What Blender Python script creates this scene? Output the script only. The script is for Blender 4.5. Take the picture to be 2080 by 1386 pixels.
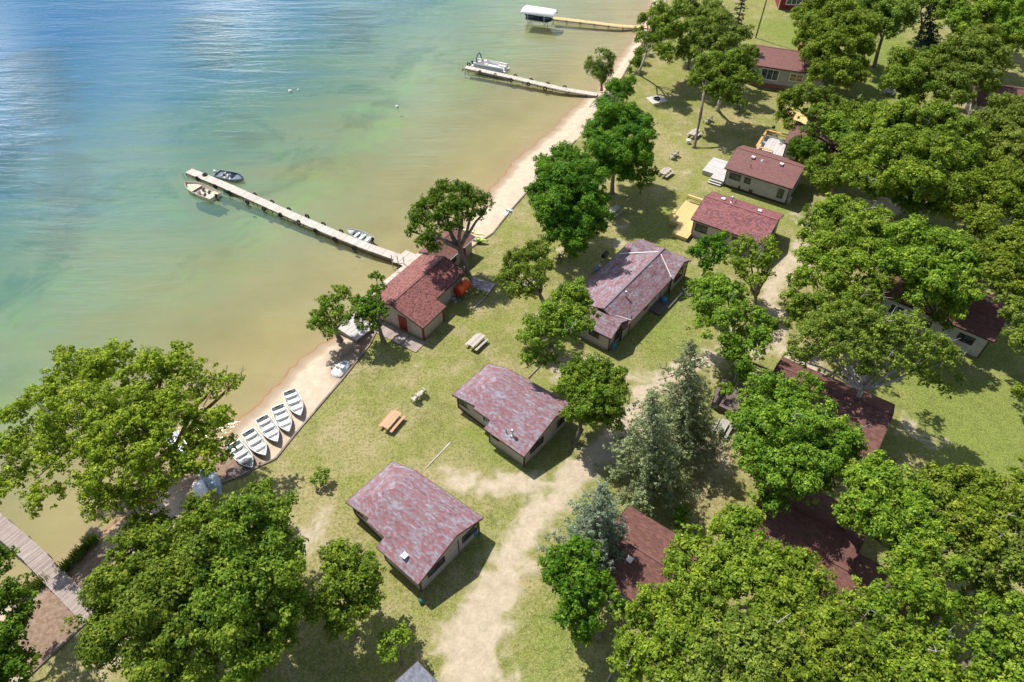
import bpy, math, random
import numpy as np
from mathutils import Vector, Matrix
sc = bpy.context.scene
for o in list(bpy.data.objects): bpy.data.objects.remove(o)
C = sc.collection
R = math.radians
# ------------------------------------------------------------ camera
CAMH, PITCH, FPX = 57.0, 45.6, 1387.0
cd = bpy.data.cameras.new('camera'); cam = bpy.data.objects.new('camera', cd); C.objects.link(cam)
cam.location = (0, 0, CAMH); cam.rotation_euler = (R(90-PITCH), 0, 0)
cd.sensor_width = 36; cd.lens = 36*FPX/2080; cd.clip_end = 6000; cd.clip_start = .5
sc.camera = cam
# ------------------------------------------------------------ light
SUN_AZ = -48.0     # heading in which shadows fall
SUN_EL = 57.0
w = bpy.data.worlds.new('World'); sc.world = w; w.use_nodes = True
wn = w.node_tree.nodes; wl = w.node_tree.links
bg = wn['Background']; bg.inputs['Strength'].default_value = .09
sky = wn.new('ShaderNodeTexSky'); sky.sky_type = 'NISHITA'; sky.sun_disc = False
sky.sun_elevation = R(SUN_EL); sky.sun_rotation = R(90-(SUN_AZ+180))
sky.air_density = 1.1; sky.dust_density = .6; sky.ozone_density = 1.2
tc = wn.new('ShaderNodeTexCoord'); mp = wn.new('ShaderNodeMapping'); mp.inputs['Scale'].default_value = (1, 1, 1.8)
nz = wn.new('ShaderNodeTexNoise'); nz.inputs['Scale'].default_value = 4.2; nz.inputs['Detail'].default_value = 5; nz.inputs['Roughness'].default_value = .55
rp = wn.new('ShaderNodeMapRange'); rp.inputs[1].default_value = .45; rp.inputs[2].default_value = .58
mx = wn.new('ShaderNodeMix'); mx.data_type = 'RGBA'; mx.inputs[7].default_value = (20, 21, 21.5, 1)
wl.new(tc.outputs['Generated'], mp.inputs[0]); wl.new(mp.outputs[0], nz.inputs['Vector']); wl.new(nz.outputs[0], rp.inputs[0])
dt = wn.new('ShaderNodeVectorMath'); dt.operation = 'DOT_PRODUCT'; dt.inputs[1].default_value = (-.42, .80, .43)
bank = wn.new('ShaderNodeMapRange'); bank.inputs[1].default_value = .72; bank.inputs[2].default_value = .97; bank.inputs[3].default_value = .12
wl.new(tc.outputs['Generated'], dt.inputs[0]); wl.new(dt.outputs['Value'], bank.inputs[0])
cm = wn.new('ShaderNodeMath'); cm.operation = 'MULTIPLY'; wl.new(rp.outputs[0], cm.inputs[0]); wl.new(bank.outputs[0], cm.inputs[1])
wl.new(cm.outputs[0], mx.inputs[0]); wl.new(sky.outputs[0], mx.inputs[6]); wl.new(mx.outputs[2], bg.inputs['Color'])
sl = bpy.data.lights.new('sun', 'SUN'); sl.energy = 5.0; sl.angle = R(.5); sl.color = (1, .955, .88)
so = bpy.data.objects.new('sun', sl); C.objects.link(so)
d = Vector((math.cos(R(SUN_AZ))*math.cos(R(SUN_EL)), math.sin(R(SUN_AZ))*math.cos(R(SUN_EL)), -math.sin(R(SUN_EL))))
so.rotation_euler = d.to_track_quat('-Z', 'Y').to_euler(); so.location = (0, 0, 150)
sc.view_settings.view_transform = 'Standard'; sc.view_settings.look = 'None'
sc.view_settings.exposure = .33; sc.view_settings.gamma = 1
try:
    sc.cycles.max_bounces = 6; sc.cycles.diffuse_bounces = 3; sc.cycles.transparent_max_bounces = 6; sc.cycles.transmission_bounces = 3
except Exception: pass
# ------------------------------------------------------------ pixel of the photograph -> point of the place
CP, SP = math.cos(R(PITCH)), math.sin(R(PITCH))
def at(u, v, z=0.0):
    x = (u-1040)/FPX; y = (693-v)/FPX
    dy, dz = CP+y*SP, -SP+y*CP
    t = (z-CAMH)/dz
    return Vector((x*t, dy*t, z))
def zdepth(p): return p[1]*CP-(p[2]-CAMH)*SP
EA = 57.0
EX, EY = math.cos(R(EA)), math.sin(R(EA)); NX, NY = EY, -EX
def sn(u, v, z=0):
    p = at(u, v, z); return (p.x*EX+p.y*EY, p.x*NX+p.y*NY)
# ------------------------------------------------------------ materials
def mat(name):
    m = bpy.data.materials.new(name); m.use_nodes = True
    nt = m.node_tree; b = nt.nodes['Principled BSDF']
    return m, nt, b
def N(nt, t, **k):
    n = nt.nodes.new(t)
    for a, v in k.items():
        if a.startswith('i_'):
            a = a[2:]; a = int(a) if a.isdigit() else a.replace('_', ' ')
            n.inputs[a].default_value = v
        else: setattr(n, a, v)
    return n
def noise(nt, scale, detail=3, rough=.55, vec=None, dist=0):
    n = N(nt, 'ShaderNodeTexNoise'); n.inputs['Scale'].default_value = scale; n.inputs['Detail'].default_value = detail
    n.inputs['Roughness'].default_value = rough; n.inputs['Distortion'].default_value = dist
    if vec is not None: nt.links.new(vec, n.inputs['Vector'])
    return n.outputs[0]
def rng(nt, x, a, b, c=0., d=1.):
    n = N(nt, 'ShaderNodeMapRange'); n.inputs[1].default_value = a; n.inputs[2].default_value = b
    n.inputs[3].default_value = c; n.inputs[4].default_value = d; nt.links.new(x, n.inputs[0]); return n.outputs[0]
def mixc(nt, f, a, b, blend='MIX'):
    n = N(nt, 'ShaderNodeMix'); n.data_type = 'RGBA'; n.blend_type = blend
    for s, i in ((f, 0), (a, 6), (b, 7)):
        if isinstance(s, (int, float)): n.inputs[i].default_value = s
        elif isinstance(s, tuple): n.inputs[i].default_value = (*s, 1)
        else: nt.links.new(s, n.inputs[i])
    return n.outputs[2]
def math_(nt, op, a, b=0.):
    n = N(nt, 'ShaderNodeMath'); n.operation = op
    for i, s in enumerate((a, b)):
        if isinstance(s, (int, float)): n.inputs[i].default_value = s
        else: nt.links.new(s, n.inputs[i])
    return n.outputs[0]
def ramp(nt, f, stops):
    n = N(nt, 'ShaderNodeValToRGB'); r = n.color_ramp
    while len(r.elements) < len(stops): r.elements.new(.5)
    for e, (p, c) in zip(r.elements, stops): e.position = p; e.color = (*c, 1)
    nt.links.new(f, n.inputs[0]); return n.outputs[0]
def attr(nt, name): return N(nt, 'ShaderNodeAttribute', attribute_name=name).outputs['Fac']
def pos(nt): return N(nt, 'ShaderNodeNewGeometry').outputs['Position']
def mapping(nt, vec, rot=(0, 0, 0), scale=(1, 1, 1)):
    n = N(nt, 'ShaderNodeMapping'); n.inputs['Rotation'].default_value = rot; n.inputs['Scale'].default_value = scale
    nt.links.new(vec, n.inputs[0]); return n.outputs[0]
def bump(nt, b, h, s=.3, dist=.05):
    n = N(nt, 'ShaderNodeBump'); n.inputs['Strength'].default_value = s; n.inputs['Distance'].default_value = dist
    nt.links.new(h, n.inputs['Height']); nt.links.new(n.outputs[0], b.inputs['Normal']); return n
def setc(nt, b, c):
    if isinstance(c, tuple): b.inputs['Base Color'].default_value = (*c, 1)
    else: nt.links.new(c, b.inputs['Base Color'])
def plain(name, c, rough=.6, metal=0., var=.25, sc_=3., spec=.4):
    m, nt, b = mat(name)
    t = N(nt, 'ShaderNodeTexCoord').outputs['Object']
    n = noise(nt, sc_, 5, .6, t)
    setc(nt, b, mixc(nt, rng(nt, n, .3, .7), tuple(x*(1-var) for x in c), tuple(min(1, x*(1+var)) for x in c)))
    b.inputs['Roughness'].default_value = rough; b.inputs['Metallic'].default_value = metal
    b.inputs['Specular IOR Level'].default_value = spec
    return m
def shingle(name, cols, tab=.45, row=.15, patch=.35, dark=(.12, .06, .06), darkf=.25, spec=.3):
    m, nt, b = mat(name)
    uv = N(nt, 'ShaderNodeTexCoord').outputs['UV']
    sp = N(nt, 'ShaderNodeSeparateXYZ'); nt.links.new(uv, sp.inputs[0])
    v = math_(nt, 'FLOOR', math_(nt, 'DIVIDE', sp.outputs[1], row))
    wv = N(nt, 'ShaderNodeTexWhiteNoise'); wv.noise_dimensions = '1D'; nt.links.new(v, wv.inputs['W'])
    u = math_(nt, 'FLOOR', math_(nt, 'ADD', math_(nt, 'DIVIDE', sp.outputs[0], tab), wv.outputs[0]))
    cb = N(nt, 'ShaderNodeCombineXYZ'); nt.links.new(u, cb.inputs[0]); nt.links.new(v, cb.inputs[1])
    wn_ = N(nt, 'ShaderNodeTexWhiteNoise'); wn_.noise_dimensions = '2D'; nt.links.new(cb.outputs[0], wn_.inputs['Vector'])
    big = noise(nt, 1.1, 4, .65, mapping(nt, uv, (0, 0, 0), (.55, 1.5, 1)))
    f = math_(nt, 'ADD', math_(nt, 'MULTIPLY', wn_.outputs[0], 1-patch), math_(nt, 'MULTIPLY', rng(nt, big, .32, .68), patch))
    c = ramp(nt, f, cols)
    fr = math_(nt, 'FRACT', math_(nt, 'DIVIDE', sp.outputs[1], row))
    line = rng(nt, fr, 0., .22, 1., 0.)
    c = mixc(nt, math_(nt, 'MULTIPLY', line, darkf), c, dark)
    fine = noise(nt, 9, 3, .7, uv)
    c = mixc(nt, rng(nt, fine, .3, .75, 0, .3), c, tuple(x*.55 for x in cols[0][1]))
    setc(nt, b, c); b.inputs['Roughness'].default_value = .75; b.inputs['Specular IOR Level'].default_value = spec
    bump(nt, b, fr, .5, .03)
    return m
def siding(name, c, vertical=True, pitch=.3, var=.12):
    m, nt, b = mat(name)
    uv = N(nt, 'ShaderNodeTexCoord').outputs['UV']
    sp = N(nt, 'ShaderNodeSeparateXYZ'); nt.links.new(uv, sp.inputs[0])
    fr = math_(nt, 'FRACT', math_(nt, 'DIVIDE', sp.outputs[0 if vertical else 1], pitch))
    line = rng(nt, fr, 0., .12, 1., 0.)
    n = noise(nt, 1.2, 5, .65, uv)
    col = mixc(nt, rng(nt, n, .3, .7), tuple(x*(1-var) for x in c), tuple(x*(1+var) for x in c))
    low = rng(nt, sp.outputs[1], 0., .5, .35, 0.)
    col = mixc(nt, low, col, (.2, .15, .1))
    col = mixc(nt, math_(nt, 'MULTIPLY', line, .45), col, tuple(x*.4 for x in c))
    setc(nt, b, col); b.inputs['Roughness'].default_value = .65
    bump(nt, b, fr, .3, .02)
    return m
def wood(name, c, c2, rough=.75, board=.0):
    m, nt, b = mat(name)
    t = N(nt, 'ShaderNodeTexCoord').outputs['Object']
    g = attr(nt, 'tint')
    n = noise(nt, 2.2, 5, .7, t)
    f = math_(nt, 'ADD', math_(nt, 'MULTIPLY', g, .65), math_(nt, 'MULTIPLY', rng(nt, n, .3, .7), .35))
    setc(nt, b, mixc(nt, f, c, c2)); b.inputs['Roughness'].default_value = rough; b.inputs['Specular IOR Level'].default_value = .2
    return m
def glassm(name, c=(.02, .03, .035), rough=.08):
    m, nt, b = mat(name)
    t = N(nt, 'ShaderNodeTexCoord').outputs['Object']
    n = noise(nt, 1.7, 2, .5, t)
    setc(nt, b, mixc(nt, rng(nt, n, .35, .65), c, tuple(min(1, x*3+.02) for x in c))); b.inputs['Roughness'].default_value = rough
    return m
def leafm(name, dark, mid, light, trans=.27, rough=.6):
    m, nt, b = mat(name)
    t = attr(nt, 'tint')
    c = ramp(nt, t, [(0., dark), (.5, mid), (1., light)])
    oi = N(nt, 'ShaderNodeObjectInfo').outputs['Random']
    hs = N(nt, 'ShaderNodeHueSaturation'); nt.links.new(c, hs.inputs['Color'])
    nt.links.new(rng(nt, oi, 0, 1, .488, .512), hs.inputs['Hue']); nt.links.new(rng(nt, oi, 0, 1, .85, 1.15), hs.inputs['Value'])
    c = hs.outputs[0]
    nt.links.new(c, b.inputs['Base Color']); b.inputs['Roughness'].default_value = rough; b.inputs['Specular IOR Level'].default_value = .12
    tr = N(nt, 'ShaderNodeBsdfTranslucent')
    nt.links.new(mixc(nt, .5, c, (.24, .32, .03), 'MIX'), tr.inputs[0])
    mx = N(nt, 'ShaderNodeMixShader'); mx.inputs[0].default_value = trans
    nt.links.new(b.outputs[0], mx.inputs[1]); nt.links.new(tr.outputs[0], mx.inputs[2])
    nt.links.new(mx.outputs[0], nt.nodes['Material Output'].inputs[0])
    return m
M = {}
RED = [(0., (.13, .07, .09)), (.22, (.18, .11, .14)), (.36, (.30, .12, .12)), (.46, (.27, .145, .16)), (.56, (.23, .185, .22)), (1., (.38, .375, .43))]
M['shin_old'] = shingle('shingle_old_red', RED, .3, .15, .55)
M['shin_boat'] = shingle('shingle_boathouse', [(0., (.09, .035, .04)), (.3, (.20, .075, .065)), (.6, (.27, .09, .075)), (.85, (.32, .125, .10)), (1., (.25, .12, .13))], .2, .17, .05, darkf=.62)
M['shin_plain'] = shingle('shingle_plain', [(0., (.17, .075, .07)), (1., (.25, .115, .105))], .3, .15, .2, darkf=.12)
M['shin_speck'] = shingle('shingle_speckled', [(0., (.11, .05, .075)), (.4, (.23, .075, .075)), (.7, (.33, .12, .10)), (1., (.26, .13, .17))], .28, .15, .15, darkf=.2)
M['shin_brown'] = shingle('shingle_brown', [(0., (.10, .05, .043)), (.5, (.16, .07, .056)), (1., (.23, .105, .08))], .35, .16, .25, darkf=.3)
M['shin_grey'] = shingle('shingle_grey', [(0., (.12, .13, .16)), (1., (.24, .25, .29))], .3, .15, .2, (.05, .05, .06), .3)
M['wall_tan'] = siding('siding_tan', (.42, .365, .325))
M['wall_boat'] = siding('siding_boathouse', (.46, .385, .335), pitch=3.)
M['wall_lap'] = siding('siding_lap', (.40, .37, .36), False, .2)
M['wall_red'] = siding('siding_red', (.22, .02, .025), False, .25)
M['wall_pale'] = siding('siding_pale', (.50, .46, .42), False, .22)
M['brick'] = plain('brick_foundation', (.28, .12, .08), .8, sc_=8)
M['trim_brown'] = plain('trim_brown', (.07, .035, .025), .6)
M['trim_red'] = plain('trim_red', (.22, .012, .014), .5, var=.1)
M['trim_white'] = plain('trim_white', (.78, .77, .74), .5, var=.06)
M['flash'] = plain('flashing', (.72, .70, .66), .45, var=.1)
M['metal'] = plain('vent_metal', (.62, .62, .63), .4, .6, .15)
M['black'] = plain('black_plastic', (.012, .012, .014), .5)
M['rubber'] = plain('tyre_rubber', (.018, .018, .02), .7, sc_=8)
M['glass'] = glassm('window_glass')
M['glass_warm'] = glassm('window_glass_warm', (.12, .07, .03))
M['dock'] = wood('dock_wood', (.37, .32, .28), (.62, .55, .49))
M['dock_old'] = wood('dock_wood_old', (.22, .17, .15), (.42, .35, .31))
M['dock_yel'] = wood('dock_wood_new', (.55, .36, .17), (.70, .48, .25))
M['deck_yel'] = wood('deck_wood_stained', (.52, .38, .16), (.62, .48, .23))
M['deck_grey'] = wood('deck_wood_grey', (.36, .33, .32), (.62, .58, .56))
M['deck_dark'] = wood('deck_wood_dark', (.10, .075, .07), (.20, .15, .13))
M['rail_orange'] = wood('rail_stained', (.58, .30, .09), (.70, .40, .15))
M['table_grey'] = wood('table_wood_grey', (.34, .29, .26), (.56, .50, .45))
M['table_red'] = wood('table_wood_red', (.50, .24, .14), (.64, .40, .26))
M['table_mid'] = wood('table_wood_weathered', (.26, .25, .22), (.44, .42, .38))
M['timber'] = wood('retaining_timber', (.16, .12, .10), (.34, .28, .23), .85)
M['post'] = plain('dock_post', (.10, .085, .075), .8)
M['alu'] = plain('boat_aluminium', (.50, .52, .54), .35, .35, .1)
M['alu_in'] = plain('boat_inside', (.52, .52, .50), .5, 0., .12)
M['bench'] = plain('boat_bench', (.70, .70, .68), .5, 0, .06)
M['boat_tan'] = plain('boat_tan', (.60, .56, .48), .35, 0, .1)
M['boat_tan_in'] = plain('boat_carpet_tan', (.62, .50, .38), .8, 0, .12)
M['boat_blue'] = plain('boat_blue_grey', (.30, .36, .42), .35, .2, .1)
M['boat_dark'] = plain('boat_carpet_dark', (.13, .16, .21), .8, 0, .3)
M['navy'] = plain('boat_navy', (.015, .03, .06), .35)
M['white'] = plain('white_plastic', (.80, .80, .80), .4, 0, .06)
M['cream'] = plain('cream_vinyl', (.70, .66, .60), .5, 0, .08)
M['teal'] = plain('teal_canvas', (.01, .10, .12), .7)
M['orange'] = plain('tank_orange', (.75, .10, .012), .45, 0, .12, 1.2)
M['tankred'] = plain('tank_red', (.40, .02, .012), .5)
M['blue'] = plain('blue_plastic', (.05, .22, .36), .5)
M['green'] = plain('green_plastic', (.35, .55, .08), .5)
M['yellow'] = plain('kayak_yellow', (.75, .68, .30), .5, 0, .1)
M['stone'] = plain('stone', (.36, .33, .31), .85, 0, .3, 4)
M['concrete'] = plain('concrete', (.50, .46, .42), .85, 0, .15, 2)
M['pave'] = plain('paving_purple', (.36, .30, .34), .85, 0, .5, 2.2)
M['bark'] = plain('bark', (.20, .16, .13), .9, 0, .35, 2)
M['bark_pale'] = plain('bark_pale', (.42, .38, .34), .9, 0, .25, 2)
M['bark_red'] = plain('bark_brown', (.22, .12, .08), .9, 0, .3, 2)
M['flower'] = plain('flowers', (.5, .12, .2), .8, 0, .5, 5)
M['canopy'] = plain('lift_canopy', (.78, .78, .77), .6, 0, .05)
M['oak'] = leafm('leaf_oak', (.055, .11, .007), (.155, .245, .017), (.36, .44, .042))
M['oak2'] = leafm('leaf_oak_olive', (.06, .108, .013), (.155, .228, .026), (.34, .41, .06))
M['maple'] = leafm('leaf_maple', (.025, .085, .006), (.075, .175, .010), (.22, .34, .02))
M['mapleb'] = leafm('leaf_maple_bright', (.048, .105, .009), (.135, .23, .017), (.32, .41, .042))
M['poplar'] = leafm('leaf_poplar', (.085, .14, .009), (.22, .295, .016), (.42, .48, .04))
M['willow'] = leafm('leaf_willow', (.06, .12, .015), (.13, .21, .03), (.24, .32, .06))
M['spruce'] = leafm('needle_spruce', (.10, .14, .05), (.25, .31, .13), (.48, .55, .29), .2)
M['bluespruce'] = leafm('needle_blue', (.09, .145, .08), (.23, .31, .195), (.43, .52, .37), .2)
M['darkspruce'] = leafm('needle_dark', (.012, .03, .03), (.03, .06, .06), (.07, .11, .11), .15)
M['reed'] = leafm('leaf_reed', (.08, .14, .02), (.16, .24, .04), (.26, .34, .07))
# ------------------------------------------------------------ mesh builder
class MB:
    def __init__(s): s.v = []; s.f = []; s.uv = []; s.t = []; s.cur = .5
    def add(s, vs, fs, uvs=None):
        b = len(s.v); s.v += [tuple(p) for p in vs]
        for k, f in enumerate(fs):
            s.f.append([b+i for i in f]); s.uv.append(uvs[k] if uvs else [(0, 0)]*len(f)); s.t.append(s.cur)
        return s
    def box(s, c, size, rz=0., rx=0., ry=0., M_=None):
        x, y, z = [a/2 for a in size]
        m = Matrix.Translation(c) @ Matrix.Rotation(rz, 4, 'Z') @ Matrix.Rotation(ry, 4, 'Y') @ Matrix.Rotation(rx, 4, 'X')
        if M_ is not None: m = M_ @ m
        P = [m @ Vector(p) for p in ((-x,-y,-z),(x,-y,-z),(x,y,-z),(-x,y,-z),(-x,-y,z),(x,-y,z),(x,y,z),(-x,y,z))]
        return s.add(P, [(3,2,1,0),(4,5,6,7),(0,1,5,4),(1,2,6,5),(2,3,7,6),(3,0,4,7)])
    def beam(s, a, b, w_, h):
        a, b = Vector(a), Vector(b); d = b-a; L = d.length
        if L < 1e-6: return s
        q = d.to_track_quat('X', 'Z').to_matrix().to_4x4()
        return s.box((0, 0, 0), (L, w_, h), M_=Matrix.Translation((a+b)/2) @ q)
    def tube(s, pts, rad, n=8, cap=True):
        pts = [Vector(p) for p in pts]; rad = rad if isinstance(rad, (list, tuple)) else [rad]*len(pts)
        V = []
        for i, p in enumerate(pts):
            d = (pts[min(i+1, len(pts)-1)]-pts[max(i-1, 0)])
            d = d.normalized() if d.length > 1e-9 else Vector((0, 0, 1))
            a = d.cross(Vector((0, 0, 1)) if abs(d.z) < .9 else Vector((1, 0, 0))).normalized(); b = d.cross(a)
            for k in range(n):
                t = 2*math.pi*k/n; V.append(p+(a*math.cos(t)+b*math.sin(t))*rad[i])
        F = []
        for i in range(len(pts)-1):
            for k in range(n):
                k2 = (k+1) % n; F.append((i*n+k, i*n+k2, (i+1)*n+k2, (i+1)*n+k))
        if cap: F.append(tuple(range(n-1, -1, -1))); F.append(tuple((len(pts)-1)*n+k for k in range(n)))
        return s.add(V, F)
    def torus(s, c, R1, r, axis='Y', n=20, m_=8, M_=None):
        V = []; F = []
        for i in range(n):
            a = 2*math.pi*i/n
            for j in range(m_):
                b = 2*math.pi*j/m_; rr = R1+r*math.cos(b)
                p = Vector((rr*math.cos(a), r*1.25*math.sin(b), rr*math.sin(a)))
                if axis == 'Z': p = Vector((p.x, p.z, p.y))
                if M_ is not None: p = M_ @ p
                V.append(p+Vector(c))
                F.append((i*m_+j, i*m_+(j+1) % m_, ((i+1) % n)*m_+(j+1) % m_, ((i+1) % n)*m_+j))
        return s.add(V, F)
    def loft(s, rings, closed=False, flip=False):
        n = len(rings[0]); V = [p for r in rings for p in r]; F = []
        for i in range(len(rings)-1):
            for k in range(n if closed else n-1):
                k2 = (k+1) % n; q = (i*n+k, (i+1)*n+k, (i+1)*n+k2, i*n+k2)
                F.append(q[::-1] if flip else q)
        return s.add(V, F)
    def build(s, name, m, parent=None, smooth=False, loc=None, rz=0.):
        me = bpy.data.meshes.new(name); me.from_pydata(s.v, [], s.f)
        if any(u != (0, 0) for f in s.uv for u in f):
            l = me.uv_layers.new(name='UVMap'); l.data.foreach_set('uv', [c for f in s.uv for u in f for c in u])
        a = me.attributes.new('tint', 'FLOAT', 'FACE'); a.data.foreach_set('value', s.t)
        me.materials.append(m if not isinstance(m, str) else M[m])
        if smooth: me.polygons.foreach_set('use_smooth', [True]*len(me.polygons))
        me.update()
        o = bpy.data.objects.new(name, me); C.objects.link(o)
        if parent: o.parent = parent
        if loc is not None: o.location = loc; o.rotation_euler = (0, 0, rz)
        return o
def tag(o, label=None, cat=None, group=None, kind=None):
    if label: o['label'] = label
    if cat: o['category'] = cat
    if group: o['group'] = group
    if kind: o['kind'] = kind
    return o
def empty(name, label, cat, loc=(0, 0, 0), rz=0., group=None):
    o = bpy.data.objects.new(name, None); C.objects.link(o); o.empty_display_size = .2
    o.location = loc; o.rotation_euler = (0, 0, rz); return tag(o, label, cat, group)
def copy_tree(o, parent=None):
    c = o.copy(); C.objects.link(c); c.parent = parent
    for ch in [x for x in bpy.data.objects if x.parent == o]: copy_tree(ch, c)
    return c
def place(o, loc, rz, label, group=None):
    o.location = loc; o.rotation_euler = (0, 0, rz); o['label'] = label
    if group: o['group'] = group
    return o
# ------------------------------------------------------------ setting: ground, beach, lake
WL = -.8
wall_px = [(-60,1480),(45,1386),(178,1262),(300,1130),(440,985),(485,967),(560,932),(603,878),(640,835),(700,765),(750,702),(765,672),(780,655),(868,512),(905,490),(955,505),(1000,475),(1040,425),(1075,385),(1120,335),(1170,285),(1215,235),(1262,160),(1300,95),(1330,40),(1360,-10)]
shore_px = [(-100,1310),(0,1228),(110,1160),(190,1098),(300,1010),(480,862),(520,828),(600,748),(655,700),(720,655),(765,640),(866,508),(898,488),(940,455),(985,410),(1010,370),(1045,330),(1100,285),(1160,225),(1205,190),(1240,145),(1285,80),(1310,30),(1325,-5)]
WS = sorted(sn(u, v) for u, v in wall_px); SS = sorted(sn(u, v, WL) for u, v in shore_px)
WS = [(-400, -42)]+WS+[(500, -140)]; SS = [(-400, -52)]+SS+[(500, -145)]
def wall_n(s): return np.interp(s, [a for a, b in WS], [b for a, b in WS])
def _sm(s):
    s = np.asarray(s, float)
    return np.interp(s, [a for a, b in SS], [b for a, b in SS])+.3*np.sin(s*.55)*np.sin(s*.21+1)+.16*np.sin(s*1.9+2*np.sin(s*.4))+.1*np.sin(s*4.1+1)
def shore_n(s): return np.minimum(_sm(s), wall_n(s)-.15)
svals = np.concatenate([np.array([-1500, -600, -250, -120, -60, -30]), np.arange(-20, 190, .5), np.array([200, 220, 260, 330, 500, 900, 2000])])
def strip(name, ofs, nfun, zfun, m, attrs, label_kind='structure', mask=None):
    """grid over svals x ofs; nfun(s, k) gives the inland coordinate"""
    S = svals; nS, nO = len(S), len(ofs)
    SSg = np.repeat(S[:, None], nO, 1); NN = nfun(SSg, np.asarray(ofs)[None, :])
    ZZ = zfun(SSg, NN)
    X = SSg*EX+NN*NX; Y = SSg*EY+NN*NY
    co = np.stack([X, Y, ZZ], -1).reshape(-1, 3)
    i, j = np.meshgrid(np.arange(nS-1), np.arange(nO-1), indexing='ij')
    q = np.stack([i*nO+j, i*nO+j+1, (i+1)*nO+j+1, (i+1)*nO+j], -1).reshape(-1, 4)
    A = {k: f(X, Y, SSg, NN).reshape(-1) for k, f in attrs.items()}
    outs = []
    groups = [(name, np.ones(len(q), bool), m)]
    if mask is not None:
        mk = A[mask[1]][q].mean(1) > mask[2]
        groups = [(name, ~mk, m), (mask[0], mk, m)]
    for nm, sel, mm in groups:
        qq = q[sel]; used, inv = np.unique(qq, return_inverse=True); qq = inv.reshape(-1, 4)
        o = npmesh(nm, co[used], qq, mm)
        for k, v in A.items():
            a = o.data.attributes.new(k, 'FLOAT', 'POINT'); a.data.foreach_set('value', v[used].astype(np.float32))
        tag(o, kind=label_kind); outs.append(o)
    return outs
def npmesh(name, co, q, m, parent=None, tint=None, smooth=True):
    me = bpy.data.meshes.new(name); n, k = len(co), q.shape[1]
    me.vertices.add(n); me.vertices.foreach_set('co', np.ascontiguousarray(co, np.float32).reshape(-1))
    me.loops.add(q.size); me.loops.foreach_set('vertex_index', np.ascontiguousarray(q, np.int32).reshape(-1))
    me.polygons.add(len(q)); me.polygons.foreach_set('loop_start', np.arange(0, q.size, k, dtype=np.int32))
    me.polygons.foreach_set('loop_total', np.full(len(q), k, np.int32))
    me.update(calc_edges=True)
    if smooth: me.polygons.foreach_set('use_smooth', np.ones(len(q), bool))
    if tint is not None:
        a = me.attributes.new('tint', 'FLOAT', 'FACE'); a.data.foreach_set('value', tint.astype(np.float32))
    me.materials.append(m if not isinstance(m, str) else M[m])
    o = bpy.data.objects.new(name, me); C.objects.link(o)
    if parent: o.parent = parent
    return o
def strokes(X, Y, paths, soft=1.):
    out = np.zeros_like(X)
    for path in paths:
        P = [(at(u, v).x, at(u, v).y, r) for u, v, r in path]
        if len(P) == 1: P = P*2
        for (x0, y0, r0), (x1, y1, r1) in zip(P, P[1:]):
            dx, dy = x1-x0, y1-y0; L2 = dx*dx+dy*dy+1e-9
            t = np.clip(((X-x0)*dx+(Y-y0)*dy)/L2, 0, 1)
            d_ = np.hypot(X-x0-t*dx, Y-y0-t*dy); r = r0+t*(r1-r0)
            out = np.maximum(out, np.clip(.5+(r-d_)/(2*soft), 0, 1))
    return out
DIRT = [[(962,1400,3.0),(955,1300,2.7),(1005,1200,2.1),(1045,1125,1.7),(1088,1055,1.7),(1135,990,1.6),(1205,935,1.6),(1270,880,1.6),(1315,800,1.8),(1400,745,1.4),(1480,715,1.3),(1580,700,1.6),(1660,755,1.5)],
        [(1120,985,1.0),(1000,985,1.2)], [(1580,700,1.4),(1560,620,1.2),(1585,555,1.2),(1620,505,1.0),(1645,470,.6)], [(1585,560,1.6),(1680,500,1.4),(1790,420,2.2),(1900,390,2.2)],
        [(1290,770,.8),(1180,735,1.2)]]
PATCH = [[(925,975,1.7),(1000,985,1.4)], [(905,960,1.0)], [(1845,860,1.0),(1890,900,.9)], [(1835,880,1.1)], [(1265,458,.9)], [(650,1065,1.6),(600,1120,1.3)], [(1400,350,.7)], [(1255,500,1.4)], [(1150,510,1.0)],
         [(1140,750,2.0)], [(1440,910,1.8),(1460,960,1.5)], [(200,1120,2.6),(120,1260,2.2)], [(1610,440,1.3),(1640,470,.8)], [(230,1330,1.8)], [(1085,800,1.0)], [(1380,270,.5)], [(850,742,.5)], [(1965,755,.6)]]
DRY = [[(580,960,2.6),(650,1100,4.5)], [(700,870,3.5),(740,920,3.)], [(840,770,1.6)], [(900,960,3.),(1010,990,3.)], [(1290,250,3.),(1380,320,3.5)], [(1240,460,3.)], [(1440,930,4.),(1430,1010,3.)], [(210,1330,4.)], [(1040,1180,3.)], [(1210,1330,2.)], [(1070,440,2.5)],[(1500,250,4.)]]
LUSH = [[(1600,60,7.),(1640,90,5.)], [(1810,80,5.),(1760,250,6.)], [(1020,935,1.2),(960,900,1.2)], [(1940,820,7.),(2060,900,8.)], [(2000,700,5.)], [(1130,1290,2.6),(1120,1360,2.6)], [(1500,420,3.),(1590,440,2.)], [(1340,690,3.),(1380,600,2.)], [(990,1095,1.0)], [(1830,450,3.)], [(1350,560,2.)], [(1040,1000,1.2),(1110,960,1.)], [(1440,90,8.)],[(1330,470,3.)]]
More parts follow.
